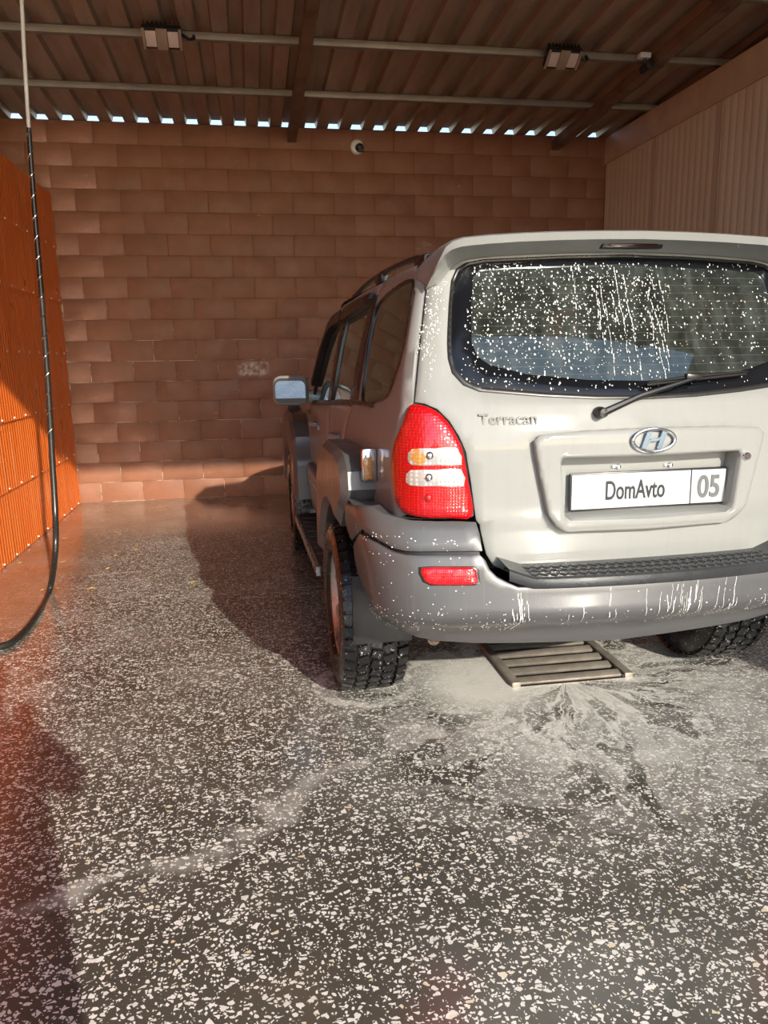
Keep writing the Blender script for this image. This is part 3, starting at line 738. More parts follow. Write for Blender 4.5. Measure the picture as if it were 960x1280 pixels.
# defroster wires
m = MB()
for k in range(13):
    z = 1.345+k*.026
    m.tube([BODY(.60-i*.1, z, -.012) for i in range(13)], .0012, 4)
m.build('defroster_wires', simple('defroster', (.35, .18, .08), .5), tailgate, 0)['kind'] = 'stuff'
def rear_frame(px, py, off, U=.2, z=1.0, surf=None):
    U, z = (surf or BODY).solve(px, py, U, z, off); p, n = (surf or BODY).pn(U, z); return Vector(p+n*off), Vector(n)
def flat_on(center, outlines, thick, name, mat, parent, tilt=0.0, lean=0.0):
    """outlines in metres (right, up) laid on a plane facing the car's rear at center"""
    m = MB()
    ca, sa = math.cos(tilt), math.sin(tilt)
    for o in outlines:
        m.prism([(center.x+u*ca-w*sa, center.y-thick+(u*ca-w*sa)*lean, center.z+u*sa+w*ca) for u, w in o], (0, thick, 0))
    return m.build(name, mat, parent, 30)
def text_mesh(s, size, name, mat, parent, center, bold=0.0, sx=1.0, depth=.002, lean=0.0):
    cu = bpy.data.curves.new(name, 'FONT'); cu.body = s; cu.size = size; cu.extrude = depth; cu.align_x = 'CENTER'; cu.align_y = 'CENTER'; cu.offset = bold
    to = bpy.data.objects.new(name, cu); COL.objects.link(to); dg = bpy.context.evaluated_depsgraph_get(); dg.update()
    me = bpy.data.meshes.new_from_object(to.evaluated_get(dg)); bpy.data.objects.remove(to)
    xs = [v.co.x for v in me.vertices]; ys = [v.co.y for v in me.vertices]; mx, my = (min(xs)+max(xs))/2, (min(ys)+max(ys))/2
    for v in me.vertices:
        x = (v.co.x-mx)*sx; v.co = Vector((center.x+x, center.y-v.co.z+x*lean, center.z+v.co.y-my))
    me.name = name; me.materials.clear()
    return link_mesh(name, me, mat, parent, 0)
# ---- licence plate
pc, pn = rear_frame(807, 612, -.034); pl, _ = rear_frame(713, 612, -.034); pr_, _ = rear_frame(903, 609, -.034)
lean = (pr_.y-pl.y)/(pr_.x-pl.x); PWID = pr_.x-pl.x; tilt = 0.0
plate = empty('license_plate', (0, 0, 0), 0, car)
pz = (rear_frame(807, 590, -.034)[0].z+rear_frame(807, 632, -.034)[0].z)/2; ph = abs(rear_frame(807, 590, -.034)[0].z-rear_frame(807, 632, -.034)[0].z)
cpl = Vector(((pl.x+pr_.x)/2, pc.y, pz)); lw = PWID*.765
m = MB(); m.box(cpl+Vector((0, .004, 0)), (PWID+.012, .010, ph+.012), ch=.004); m.build('plate_holder', BLACK, plate)
cm = cpl+Vector((-PWID/2+lw/2, -.003, 0)); m = MB(); m.box(cm, (lw, .004, ph), ch=.0015); m.build('plate_main', PLATEBLUE, plate)
cr = cpl+Vector((PWID/2-(PWID-lw)/2+.002, -.003, 0)); m = MB(); m.box(cr, (PWID-lw-.004, .004, ph), ch=.0015); m.build('plate_region', PLATEGREY, plate)
text_mesh('DomAvto', ph*.78, 'plate_lettering', INK, plate, cm+Vector((.012, -.0035, .002)), bold=.0012, sx=.60, depth=.001)
text_mesh('05', ph*.92, 'region_digits', INKGREY, plate, cr+Vector((0, -.0035, 0)), bold=.002, sx=.82, depth=.001)
for px in (773, 838):
    b, _ = rear_frame(px, 583 if px < 800 else 581, -.044); m = MB(); m.lathe([(-.008, 0), (-.007, .006), (0, .008)], 10, 'y', b); m.box(b+Vector((-.012, -.001, 0)), (.02, .004, .008), ch=.001); m.build('screw', CHROME, plate)
# ---- emblem, lettering, lock
ec, _ = rear_frame(817, 550, .036); ex, ez = .072, .036
m = MB(); ring = [Vector((ec.x+ex*math.cos(t), ec.y-.003, ec.z+ez*math.sin(t))) for t in [2*math.pi*k/40 for k in range(41)]]; m.tube(ring, .0055, 8, False); emb = m.build('emblem', CHROME, tailgate)
hs = [[(-.043, -.024), (-.026, -.028), (-.010, .028), (-.026, .026)], [(.043, .024), (.026, .028), (.010, -.028), (.026, -.026)],
      [(-.024, -.012), (-.012, -.002), (.004, .004), (.018, .006), (.024, .012), (.012, .002), (-.004, -.004), (-.018, -.006)]]
hs[2] = [(-.022, -.010), (-.010, -.003), (.010, -.003), (.016, .0), (.022, .010), (.010, .006), (-.010, .005), (-.018, .0)]
flat_on(ec+Vector((0, -.001, 0)), hs, .006, 'emblem_letter', LOGOBLUE, tailgate)
lc, _ = rear_frame(635, 524, .004, .5, 1.2); text_mesh('Terracan', .052, 'badge_lettering', BADGE, tailgate, lc, bold=.0008, sx=.98, depth=.002, lean=-.12)
kc, _ = rear_frame(934, 570, .034, -.3, 1.06); m = MB(); m.lathe([(-.006, 0), (-.006, .010), (-.003, .013), (.004, .014)], 16, 'y', kc); m.build('lock', CHROME, tailgate)
# ---- wiper
w0, n0 = rear_frame(752, 516, .022, .2, 1.22); w1, _ = rear_frame(800, 495, .034, 0, 1.28); w2, _ = rear_frame(868, 473, .040, -.15, 1.33)
m = MB(); m.lathe([(-.02, 0), (-.018, .014), (0, .019), (.02, .019)], 14, 'y', w0); m.tube([w0+Vector((0, -.008, 0)), w1, w2], [.0125, .0095, .006], 8); m.build('wiper_arm', BLACK, tailgate)
b = [rear_frame(px, py, .016, -.05, 1.32)[0] for px, py in ((808, 481), (835, 477), (868, 473), (900, 470), (932, 467))]
m = MB(); m.tube(b, [.006, .008, .009, .008, .006], 6); m.tube([p+Vector((0, -.012, .008)) for p in b], [.002, .004, .006, .004, .002], 6); m.box(w2+Vector((0, .008, .004)), (.055, .02, .02), Matrix.Rotation(.08, 3, 'Y'), ch=.004); m.build('wiper_blade', BLACK, tailgate)
# ---- tail lamps
def lamp(s):
    t = patch('tail_lamp', sg([(U+(.004 if U > .8 else -.004), z) for U, z in lamp_o], s), BLACK, car, off=.004, bevel=(.004, .003), rim=.05, bstep=.02)
    patch('red_lens', sg(lamp_o, s), RED, t, off=.014, bevel=(.012, .009), rim=.004, bstep=.015, step=.03)
    w1 = smooth_loop(PX([(518, 561), (545, 560), (570, 559.5), (576, 580), (545, 580.5), (517, 580.5), (512.5, 571)]), 2); w2 = smooth_loop(PX([(516, 587), (545, 586.5), (575, 586), (578.5, 607), (545, 606.5), (515, 606), (510.5, 597)]), 2)
    for w in (w1, w2): patch('clear_lens', sg(w, s), CLEAR, t, off=.0165, bevel=(.005, .002), rim=.004, bstep=.012, step=.02)
    for i, (a, b_) in enumerate(((538, 569), (537, 596), (537, 621))):
        U, z = BODY.solve(a, b_, .75, 1.05); p, n = BODY.pn(U*s, z); c = Vector(p+n*.018)
        mb = MB(); mb.lathe([(-.004, 0), (-.004, .005), (-.001, .011), (.002, .013)], 14, 'y', c); mb.build('bulb_reflector', CHROME if i < 2 else RED, t)
    aU = smooth_loop(PX([(516, 563), (530, 562), (533, 579), (518, 579)]), 2)
    patch('amber_insert', sg(aU, s), AMBER, t, off=.0172, bevel=(.003, .001), rim=0, bstep=.012, step=.02)
both(lamp)
# ---- body sides
def arc_pts(cy, r, a0, a1, n=14, cz=WH):
    return [(cy+r*math.cos(math.radians(a0+(a1-a0)*k/n)), cz+r*math.sin(math.radians(a0+(a1-a0)*k/n))) for k in range(n+1)]
AR = .455
def sides(s):
    q = quarter_edge+SS([(.24, .86), (.30, .72), (.36, .60)]) + SS(arc_pts(AX_R, AR, 150, 48)) + SS([(1.235, .80), (1.225, .99), (1.10, 1.13), (1.045, 1.185), (1.0, 1.235), (.965, 1.40), (.94, 1.60), (.93, 1.705), (.65, 1.712), (.40, 1.71)])
    qp = patch('quarter_panel', sg(q, s), PAINT, car, holes=[sg(qwin, s)], step=.04)
    patch('quarter_window', sg(qwin, s), GLASS_S, qp, off=-.004, bevel=(.004, .001), rim=0)
    patch('window_seal', sg(smooth_loop([tuple(np.array(qwin).mean(0)+(np.array(p)-np.array(qwin).mean(0))*1.01) for p in qwin], 1), s), TRIM, qp, holes=[sg([tuple(np.array(qwin).mean(0)+(np.array(p)-np.array(qwin).mean(0))*.96) for p in qwin], s)], off=.002, bevel=(.003, .002), rim=.01)
    # amber side marker with a bright frame behind the flare
    m = MB(); x0 = -.815*s
    m.box((-.846*s, .435, 1.030), (.056, .040, .120), ch=.012); mk = m.build('side_marker', CHROME, qp)
    m = MB(); m.box((-.853*s, .414, 1.018), (.032, .008, .080), ch=.003); m.build('marker_lens', AMBER, mk.parent)
    # doors
    rd = SS(arc_pts(AX_R, AR+.004, 46, 12, 8)) + SS([(1.40, .44), (1.715, .44), (1.715, 1.17), (1.715, 1.69), (1.30, 1.705), (.94, 1.705), (.95, 1.60), (.975, 1.40), (1.01, 1.24), (1.055, 1.19), (1.11, 1.135), (1.235, .99), (1.245, .80)])
    rw = SS([(1.065, 1.218), (1.35, 1.206), (1.665, 1.188), (1.665, 1.625), (1.30, 1.645), (1.02, 1.645), (1.03, 1.45)])
    fd = SS([(1.73, .44), (2.72, .44), (2.74, .80), (2.72, 1.13), (2.62, 1.25), (2.48, 1.42), (2.34, 1.58), (2.15, 1.66), (1.95, 1.685), (1.73, 1.69), (1.73, 1.17)])
    fw = SS([(1.765, 1.184), (2.2, 1.162), (2.60, 1.142), (2.50, 1.28), (2.36, 1.46), (2.24, 1.575), (2.08, 1.615), (1.765, 1.625)])
    for nm, dp, wp, hy, vis in (('rear_door', rd, rw, 1.37, [(.985, 1.660), (1.30, 1.660), (1.71, 1.645), (1.71, 1.585), (1.30, 1.605), (1.08, 1.622), (.995, 1.640)]),
                                ('front_door', fd, fw, 2.28, [(1.735, 1.645), (2.1, 1.632), (2.25, 1.595), (2.37, 1.49), (2.56, 1.25), (2.50, 1.24), (2.32, 1.455), (2.21, 1.545), (2.06, 1.575), (1.735, 1.585)])):
        dp_ = patch(nm, sg(dp, s), PAINT, car, holes=[sg(wp, s)], step=.05)
        c = np.array(wp).mean(0)
        patch('window_frame', sg([tuple(c+(np.array(p)-c)*np.array([1.05, 1.09])) for p in wp], s), TRIM, dp_, holes=[sg([tuple(c+(np.array(p)-c)*np.array([.965, .955])) for p in wp], s)], off=.004, bevel=(.004, .003), rim=.02)
        patch('door_window', sg([tuple(c+(np.array(p)-c)*.975) for p in wp], s), GLASS_S, dp_, off=-.006, bevel=(.004, 0), rim=0)
        patch('wind_deflector', sg(SS(vis), s), BLACK, dp_, off=.030, bevel=(.006, .004), rim=.03)
        # handle: grip bar, two posts, lock cup
        zc = 1.035 if nm == 'rear_door' else 1.02
        U = BODY.U_side(hy, zc); pts = [BODY(s*(U-.10+.05*i), zc+.01, .012+.026*math.sin(math.pi*i/4)) for i in range(5)]
        m = MB(); m.tube(pts, [.010, .013, .014, .013, .012], 8)
        m.tube([BODY(s*(U-.07), zc+.01, -.004), BODY(s*(U-.07), zc+.01, .03)], .010, 8); m.tube([BODY(s*(U-.12), zc-.004, -.004), BODY(s*(U-.12), zc-.004, .012)], .016, 12); m.build('door_handle', PAINT, dp_)
        if nm == 'rear_door': cp = [(1.40, .47), (1.70, .47), (1.70, .76), (1.45, .79), (1.395, .70)]
        else: cp = [(1.745, .47), (2.60, .47), (2.70, .58), (2.71, .72), (2.66, .755), (1.745, .76)]
        patch('door_moulding', sg(SS(cp), s), CLAD, dp_, off=.040, bevel=(.016, .016), rim=.045)
        patch('moulding_strip', sg(SS([(cp[0][0]+.02, .655), (cp[2][0]-.02, .655), (cp[2][0]-.02, .668), (cp[0][0]+.02, .668)]), s), simple('strip', (.5, .46, .4), .25, .8) if s > 0 and nm == 'rear_door' else MATS['strip'], dp_, off=.042, bevel=(.003, .001), rim=.003, bstep=.05)
    # belt moulding
    patch('belt_moulding', sg(SS([(.55, 1.222), (.90, 1.214), (1.7, 1.170), (2.62, 1.118), (2.62, 1.134), (1.7, 1.186), (.9, 1.230), (.55, 1.238)]), s), TRIM, car, off=.010, bevel=(.004, .003), rim=.012, bstep=.06)
    # wheel flares
    def to_x(t):
        def f(U, z): return max(.02, t-abs(BODY(U, z)[0]))
        return f
    fl = [(.455, .935), (.47, 1.00), (.56, 1.05), (.70, 1.065), (1.06, 1.06), (1.22, 1.02), (1.35, .90), (1.42, .74), (1.435, .50)]
    fo = SS(fl)+SS(arc_pts(AX_R, AR-.012, 18, 118, 16))+SS([(.60, .835), (.50, .875)])
    patch('rear_wheel_flare', sg(fo, s), CLAD, car, off=to_x(.945), bevel=(.030, .026), rim=.10, step=.05, smooth=35)
    fl2 = [(2.755, .50), (2.78, .74), (2.85, .90), (2.98, 1.00), (3.12, 1.035), (3.55, 1.03), (3.70, .97), (3.84, .84), (3.90, .62), (3.86, .50)]
    fo2 = SS(fl2)+SS(arc_pts(AX_F, AR-.012, 16, 164, 18))
    patch('front_wheel_flare', sg(fo2, s), CLAD, car, off=to_x(.950), bevel=(.030, .026), rim=.10, step=.05, smooth=35)
    # front fender and nose
    def U_end(z):
        w, yr, R, bow, yf, x0, p0, y0, ye, xe = BODY.k(z); ys1 = yf-BODY.Rf; return BODY.U_side(ys1, z)+BODY.Rf*math.pi/2+max(0, BODY.side(ys1, ye, yf, xe)-BODY.Rf)
    ff = SS([(2.755, .80), (2.745, .44), (2.88, .44)])+SS(arc_pts(AX_F, AR, 172, 8, 14))+SS([(3.84, .42)])+[(U_end(.42)-.01, .42), (U_end(.6)-.01, .60), (U_end(.9)-.01, .92)]+SS([(3.6, .985), (3.2, 1.02), (2.95, 1.045), (2.735, 1.06)])
    patch('front_fender', sg(ff, s), PAINT, car, step=.07)
    # running board
    m = MB(); n = 12; rows = []
    top = []
    for (y0, y1, zt, th, xi, xo, mt, nm) in ((1.40, 2.74, .405, .035, .74, .938, RUBBER, 'running_board'), (1.395, 2.745, .400, .045, .935, .955, ALLOY, 'board_edge')):
        m = MB(); c = [(-s*xi, y0, zt), (-s*xo, y0, zt), (-s*xo, y1-.02, zt), (-s*(xo-.03), y1, zt), (-s*xi, y1, zt)]
        m.prism(c, (0, 0, -th)); rbp = m.build(nm, mt, car, 30)
    for k in range(9):
        m = MB(); m.box((-s*.845, 1.52+k*.135, .4065), (.16, .05, .005), ch=.002); m.build('board_grip', BLACK, rbp)
    for y in (1.55, 2.55):
        m = MB(); m.tube([(-s*.66, y, .44), (-s*.82, y, .375), (-s*.92, y, .372)], .014, 8); m.build('board_bracket', DARK, car)
    # rocker
    m = MB(); m.box((-s*.74, 2.08, .41), (.14, 1.36, .12), ch=.02); m.build('rocker_sill', DARK, car)
    # mud flap
    m = MB(); m.box((-s*.80, .47, .475), (.23, .012, .27), ch=.004); m.box((-s*.815, .462, .345), (.012, .01, .0), ch=0) if False else None; m.build('mud_flap', FLAP, car)
    # wheel arch liners: curved dark shells
    for cy in (AX_R, AX_F):
        m = MB(); m.grid([[(-s*x, y, z) for (y, z) in arc_pts(cy, AR+.005, 163, 10, 20)] for x in (.52, .80)]); m.build('arch_liner', DARK, car)
        m = MB(); m.prism([(-s*.52, y, z) for (y, z) in arc_pts(cy, AR+.005, 150, 30, 16)], (-s*.01*-1, 0, 0)); m.build('arch_inner', DARK, car)
    # window pillars
    patch('pillar_trim', sg(SS([(.885, 1.236), (1.075, 1.226), (1.045, 1.45), (1.035, 1.65), (.915, 1.652), (.90, 1.45)]), s), TRIM, car, off=.007, bevel=(.004, .003), rim=.01, bstep=.05)
    patch('pillar_trim', sg(SS([(1.655, 1.196), (1.775, 1.190), (1.775, 1.62), (1.655, 1.622)]), s), TRIM, car, off=.007, bevel=(.004, .003), rim=.01, bstep=.05)
    # mirror
    mc = Vector((-s*.962, 2.58, 1.215))
    m = MB(); m.box(mc, (.220, .12, .182), Matrix.Rotation(s*-.12, 3, 'Z'), ch=.045); mir_ = m.build('door_mirror', PAINT, car, 60)
    rr2 = lambda W_, H_, r_: [(sx_*(W_/2-r_)+r_*math.cos(a_), sz_*(H_/2-r_)+r_*math.sin(a_)) for sx_, sz_, a0_ in ((1, 1, 0), (-1, 1, 90), (-1, -1, 180), (1, -1, 270)) for a_ in [math.radians(a0_+15*q_) for q_ in range(7)]]
    Mz = Matrix.Rotation(s*-.12, 3, 'Z')
    m = MB(); m.prism([mc+Mz@(Matrix.Rotation(math.radians(7), 3, 'X')@Vector((a_, -.068, b__))) for a_, b__ in rr2(.182, .140, .035)], (0, .012, 0)); m.build('mirror_glass', MIRROR, mir_, 30)
    m = MB(); m.prism([mc+Mz@Vector((a_, -.063, b__)) for a_, b__ in rr2(.196, .154, .042)], (0, .014, 0)); m.build('mirror_seal', BLACK, mir_, 30)
    m = MB(); m.tube([mc+Vector((s*.08, .01, -.03)), mc+Vector((s*.15, .02, -.045))], [.035, .045], 10); m.build('mirror_arm', PAINT, mir_)
    # roof rail
    x = lambda y: -s*(.612+.02*(1-((y-1.3)/1.2)**2))
    zr = lambda y: 1.768-.045*((y-1.2)/1.1)**2
    ys = [.42+.16*k for k in range(12)]
    m = MB(); m.tube([(x(.36), .36, 1.735), (x(.44), .44, zr(.44)-.01)]+[(x(y), y, zr(y)) for y in ys[1:-1]]+[(x(ys[-1]), ys[-1]+.04, 1.715)], [.010]+[.013]*11+[.010], 8); rr = m.build('roof_rail', BLACK, car)
    for y in (.50, 1.25, 2.0): 
        m = MB(); m.box((x(y), y, zr(y)-.018), (.04, .15, .045), ch=.012); m.build('rail_foot', BLACK, rr)
both(sides)
# ---- roof, hood, windscreen
def hw(y, z=1.70):
    w, yr, R, bow, yf, x0, p0, y0, ye, xe = BODY.k(z); return BODY.side(y, ye, yf, xe)
rows = []
NY, NX = 22, 20
for j in range(NY+1):
    y = .285+(2.40-.285)*j/NY; r = []
    e = min(1.0, (y-.285)/.35, (2.40-y)/.55+.0); lift = .085*(1-(1-max(0, e))**2.2)
    for i in range(NX+1):
        c = -1+2*i/NX; h = hw(y)-.004
        if y > 2.1: h -= .25*((y-2.1)/.3)**2*.3
        r.append((c*h, y, 1.704+lift*(1-abs(c)**3.2)-(.03*((y-2.0)/.4) if y > 2.0 else 0)))
    rows.append(r)
m = MB(); m.grid(rows); m.build('roof', PAINT, car, 60)
m = MB(); m.grid([[(x*.68, y+.05+.12*(1-x*x), z) for x in [k/6-1 for k in range(13)]] for y, z in ((2.33, 1.675), (2.55, 1.50), (2.80, 1.28), (3.02, 1.08))]); m.build('windscreen', GLASS_S, car, 60)
rows = []
for j in range(9):
    y = 2.95+j*.155; r = []
    for i in range(13):
        c = -1+i/6; r.append((c*(.80-.10*(j/8)**2), y+.06*(1-c*c)*(1 if j == 8 else 0), 1.13-.085*(j/8)**1.6-.075*abs(c)**4))
    rows.append(r)
m = MB(); m.grid(rows); m.build('hood', PAINT, car, 60)
m = MB(); m.box((0, 4.27, .86), (.95, .06, .16), ch=.02); m.build('grille', BLACK, car)
for s in (-1, 1):
    m = MB(); m.box((s*.60, 4.22, .85), (.26, .10, .17), Matrix.Rotation(-s*.25, 3, 'Z'), ch=.03); m.build('headlamp', CLEAR, car)
m = MB(); m.box((0, 4.30, .58), (1.55, .16, .28), ch=.05); m.build('front_bumper', CLAD, car)
# ---- spoiler over the tailgate
SPX = [(533, 360, .235), (541, 343, .20), (548.5, 326, .16), (557, 309, .13), (566, 302, .115), (580, 297.5, .105), (610, 294.5, .10), (650, 292, .10), (700, 290, .10), (750, 289, .10), (808, 289, .10)]
def car_local(p): q = np.asarray(p)-CAR_T; return np.array([q@_cx, q@_cy, q[2]])
def on_car_y(px, py, y):
    o = car_local(CAM); d = pixel_ray(px, py); d = np.array([d@_cx, d@_cy, d[2]]); return o+d*((y-o[1])/d[1])
E_ = [on_car_y(a, b_, y) for a, b_, y in SPX]; E_[-1][0] = 0.0
Bp = PX([(533.5, 361), (546, 357), (557, 345), (566, 333), (577, 327), (592, 324), (617, 321.5), (655, 319), (702, 317.5), (752, 316.5)], U=.78, z=1.62)
B_ = [BODY(U, z, .004+.004*min(1, i/3)) for i, (U, z) in enumerate(Bp)]+[BODY(0.0, 1.733, .006)]
A_ = [BODY(SEG_A+.10, 1.63, .002), BODY(SEG_A+.16, 1.655, .004), BODY(SEG_A+.20, 1.68, .006), np.array([-.645, .44, 1.722]), np.array([-.615, .46, 1.735]), np.array([-.575, .46, 1.748]), np.array([-.51, .46, 1.765])]+[np.array([E_[k][0], .46, 1.786-.02*abs(E_[k][0])**2]) for k in range(7, 11)]
half_rows = []
for a, e, b_, k in zip(A_, E_, B_, range(11)):
    th = min(.022, .006+.006*k); e2 = e+np.array([0, .012, -th]); mid = (a+e)/2+np.array([0, 0, .014*min(1, k/4)]); e0 = e+np.array([0, .02, .006*min(1, k/4)])
    um = e2*.45+b_*.55+np.array([0, 0, .008])
    half_rows.append([a, mid, e0, e, e2, um, b_])
full = half_rows+[[np.array([-p[0], p[1], p[2]]) for p in r] for r in half_rows[-2::-1]]
m = MB(); m.grid(full); spo = m.build('spoiler', PAINT, car, 38)
u0 = (E_[10]+B_[10])/2
m = MB(); m.box((0, u0[1]+.035, u0[2]-.008), (.215, .05, .018), ch=.005); bl = m.build('high_brake_lamp', BLACK, spo)
m = MB(); m.box((0, u0[1]+.008, u0[2]-.008), (.17, .006, .010), ch=.002); m.build('brake_lens', simple('dark_red_lens', (.05, .006, .006), .15), spo)
# ---- rear bumper
def bp(l, U=.8, z=.7, surf=None): return PX(l, surf or BUMP, U, z)
groove = bp([(447, 668), (452, 669), (470, 680), (490, 690.5), (506, 694), (540, 694.5), (600, 694)], 1.25, .78)
bot = bp([(590, 805), (545, 802), (522, 798), (508, 792), (492, 783)], .7, .5)
arch = bp([(476, 773), (463, 752), (451, 731), (444, 705), (440, 682)], 1.05, .5)
lo_c = bp([(812, 797), (760, 801), (700, 803.5), (640, 805)], .1, .47)
lo_half = [(0.0, lo_c[0][1])]+lo_c[1:]+bot+arch+groove+bp([(607, 701), (612, 712), (622, 722), (648, 735)], .58, .76)+[(.3, .698), (0.0, .700)]
bumper = patch('rear_bumper', sym(lo_half), CLAD, car, surf=BUMP, bevel=(.008, .005), rim=.03, step=.03, bstep=.025)
up = bp([(446, 663), (452, 662), (470, 674), (490, 685), (506, 688.5), (540, 689), (603, 688.5), (600, 668), (595, 652), (575, 651), (545, 651), (515, 650), (499, 647), (479, 642), (462, 633), (441, 632), (430, 628)], 1.25, .8)
up = up[:1]+up[1:]
upc = bp([(438, 676), (431, 650), (425, 628)], 1.4, .75)
both(lambda s: patch('bumper_corner', sg(up[1:-1]+upc[::-1][:0]+[up[-1]]+[upc[1]]+[upc[0]], s), CLAD, car, surf=BUMP, off=.001, bevel=(.008, .006), rim=.04, step=.03, bstep=.025))
both(lambda s: patch('groove_shade_sheet', sg(bp([(500, 783), (470, 752), (450, 700), (446, 650), (480, 648), (520, 655), (592, 655), (602, 700), (600, 760)], 1.0, .6), s), BLACK, car, surf=BUMP, off=-.02, bevel=(.004, 0), rim=0))  # black sheet standing in for the shade inside the bumper groove
# ledge that closes the corner cap to the body under the lamp
both(lambda s: MB().grid([[BUMP(s*(.62+.06*k), .905, -.004) for k in range(9)], [BODY(s*min(.62+.06*k, 1.6), .897, -.02) for k in range(9)]]).build('bumper_ledge', CLAD, car))
ref = bp([(527, 710), (540, 709), (590, 709), (595, 713), (597, 728), (590, 731), (540, 731), (532, 727), (527, 717)], .7, .75)
both(lambda s: patch('reflector_frame', sg([tuple(np.array(ref).mean(0)+(np.array(p)-np.array(ref).mean(0))*1.10) for p in ref], s), TRIM, bumper, surf=BUMP, off=.002, bevel=(.003, .002), rim=.004, bstep=.012, step=.02))
both(lambda s: patch('red_reflector', sg(ref, s), REFL, bumper, surf=BUMP, off=.007, bevel=(.006, .005), rim=.004, bstep=.012, step=.02))
# step pad with raised lozenges
SX = .50; nst = 26; rows = []
for k in range(nst+1):
    x = -SX+2*SX*k/nst; f = BUMP(BUMP.U_rear(-x, .70), .70); y0 = f[1]-.006; yb = BODY(BODY.U_rear(-x, .72), .72)[1]-.012
    e = .028*max(0, (abs(x)-.42)/.08)
    rows.append([(x, y0+.004, .690+e), (x, y0, .696+e), (x, y0, .722+e), (x, y0+.006, .728+e), (x, yb, .738+e), (x, yb+.03, .738+e)])
m = MB(); m.grid(rows); pad = m.build('step_pad', TREADPLATE, bumper, 35)
m = MB()
for k in range(62):
    x = -SX+.02+(2*SX-.04)*k/61
    for j in range(3):
        f = BUMP(BUMP.U_rear(-x, .70), .70)[1]; yb = BODY(BODY.U_rear(-x, .72), .72)[1]-.012; y = f+.012+(yb-f-.02)*(j+.5*(k % 2)*.5+.2)/3; z = .729+.010*(y-f)/(yb-f)
        m.box((x, y, z), (.020, .0065, .006), Matrix.Rotation(.7 if (k+j) % 2 else -.7, 3, 'Z'))
m.build('step_lozenges', TREADPLATE, bumper, 0)['kind'] = 'stuff'
# ---- underside
m = MB(); m.box((0, 2.35, .56), (1.30, 3.5, .10), ch=.03); m.build('floor_pan', DARK, car)
m = MB(); m.box((0, .28, .58), (1.45, .34, .12), ch=.03); m.build('rear_cross_member', DARK, car)
for cy in (AX_R, AX_F):
    m = MB(); m.tube([(-.70, cy, WH), (-.2, cy, WH), (.2, cy, WH), (.70, cy, WH)], .045, 10); m.lathe([(-.12, .0), (-.1, .09), (.1, .09), (.12, .0)], 14, 'y', (.05, cy, WH)); m.build('axle', DARK, car)
m = MB(); m.tube([(-.66, .235, .425), (-.62, .5, .46), (-.55, .75, .52), (-.5, 1.3, .45), (-.45, 2.2, .42)], .022, 12); m.build('exhaust_pipe', simple('exhaust_steel', (.10, .07, .05), .5, .6), car)
m = MB(); m.box((-.47, .30, .455), (.04, .10, .05), ch=.01); m.tube([(-.47, .23, .432), (-.47, .3, .432)], .015, 10); m.build('tow_eye', simple('tow_steel', (.09, .075, .045), .5, .5), car)
m = MB(); m.lathe([(-.10, .0), (-.10, .30), (-.05, .33), (.05, .33), (.10, .30), (.10, .0)], 24, 'z', (.05, .50, .60)); m.build('spare_wheel', TYRE, car)
# ---- wheels
def wheel_meshes():
    m = MB(); prof = [(-.100, .215), (-.128, .235), (-.136, .275), (-.132, .318), (-.118, .345), (-.095, .352), (.095, .352), (.118, .345), (.132, .318), (.136, .275), (.128, .235), (.100, .215)]
    m.lathe(prof, 64, 'x', close=True); tyre = m.mesh('tyre')
    m = MB(); N = 44
    for k in range(N):
        for r, (xc, w, sh) in enumerate(((-.105, .042, 0), (-.052, .044, .5), (0, .042, 0), (.052, .044, .5), (.105, .042, 0))):
            t = 2*math.pi*(k+sh)/N; tw = .30 if r in (1, 3) else (-.25 if r == 2 else 0); rr_ = .357 if r in (1, 2, 3) else .352
            Rm = Matrix.Rotation(t, 3, 'X')@Matrix.Rotation(tw, 3, 'Z')
            if r in (0, 4): Rm = Matrix.Rotation(t, 3, 'X')@Matrix.Rotation((-.28 if r == 0 else .28), 3, 'Y')
            m.box(Matrix.Rotation(t, 3, 'X')@Vector((xc, 0, rr_)), (w, .036, .020), Rm)
    tread = m.mesh('tread')
    m = MB()
    m.lathe([(-.100, .222), (-.112, .226), (-.108, .212), (-.085, .200), (-.060, .190), (.080, .190), (.100, .205), (.105, .222)], 48, 'x', close=True)
    for k in range(6):
        t = 2*math.pi*k/6; Rm = Matrix.Rotation(t, 3, 'X')
        m.box(Rm@Vector((-.075, 0, .125)), (.030, .070, .150), Rm@Matrix.Rotation(-.08, 3, 'Y'), ch=.010)
    m.lathe([(-.095, 0), (-.095, .050), (-.080, .070), (-.050, .075), (-.02, .075)], 24, 'x'); rim = m.mesh('rim')
    m = MB(); m.lathe([(-.055, 0), (-.055, .150), (-.045, .150), (-.045, 0)], 32, 'x'); m.lathe([(-.03, .0), (-.03, .16), (.06, .16), (.06, .0)], 24, 'x'); disc = m.mesh('brake_disc')
    return tyre, tread, rim, disc
wt, wtr, wri, wdi = wheel_meshes()
for s in (1, -1):
    for cy in (AX_R, AX_F):
        w = link_mesh('wheel', wt, TYRE, car, 40, (-s*.808, cy, WH))
        if s < 0: w.rotation_euler = (0, 0, math.pi)
        t = link_mesh('tread', wtr, TYRE, w, 30); t['kind'] = 'stuff'
        link_mesh('rim', wri, ALLOY, w, 40); link_mesh('brake_disc', wdi, DARK, w, 40)
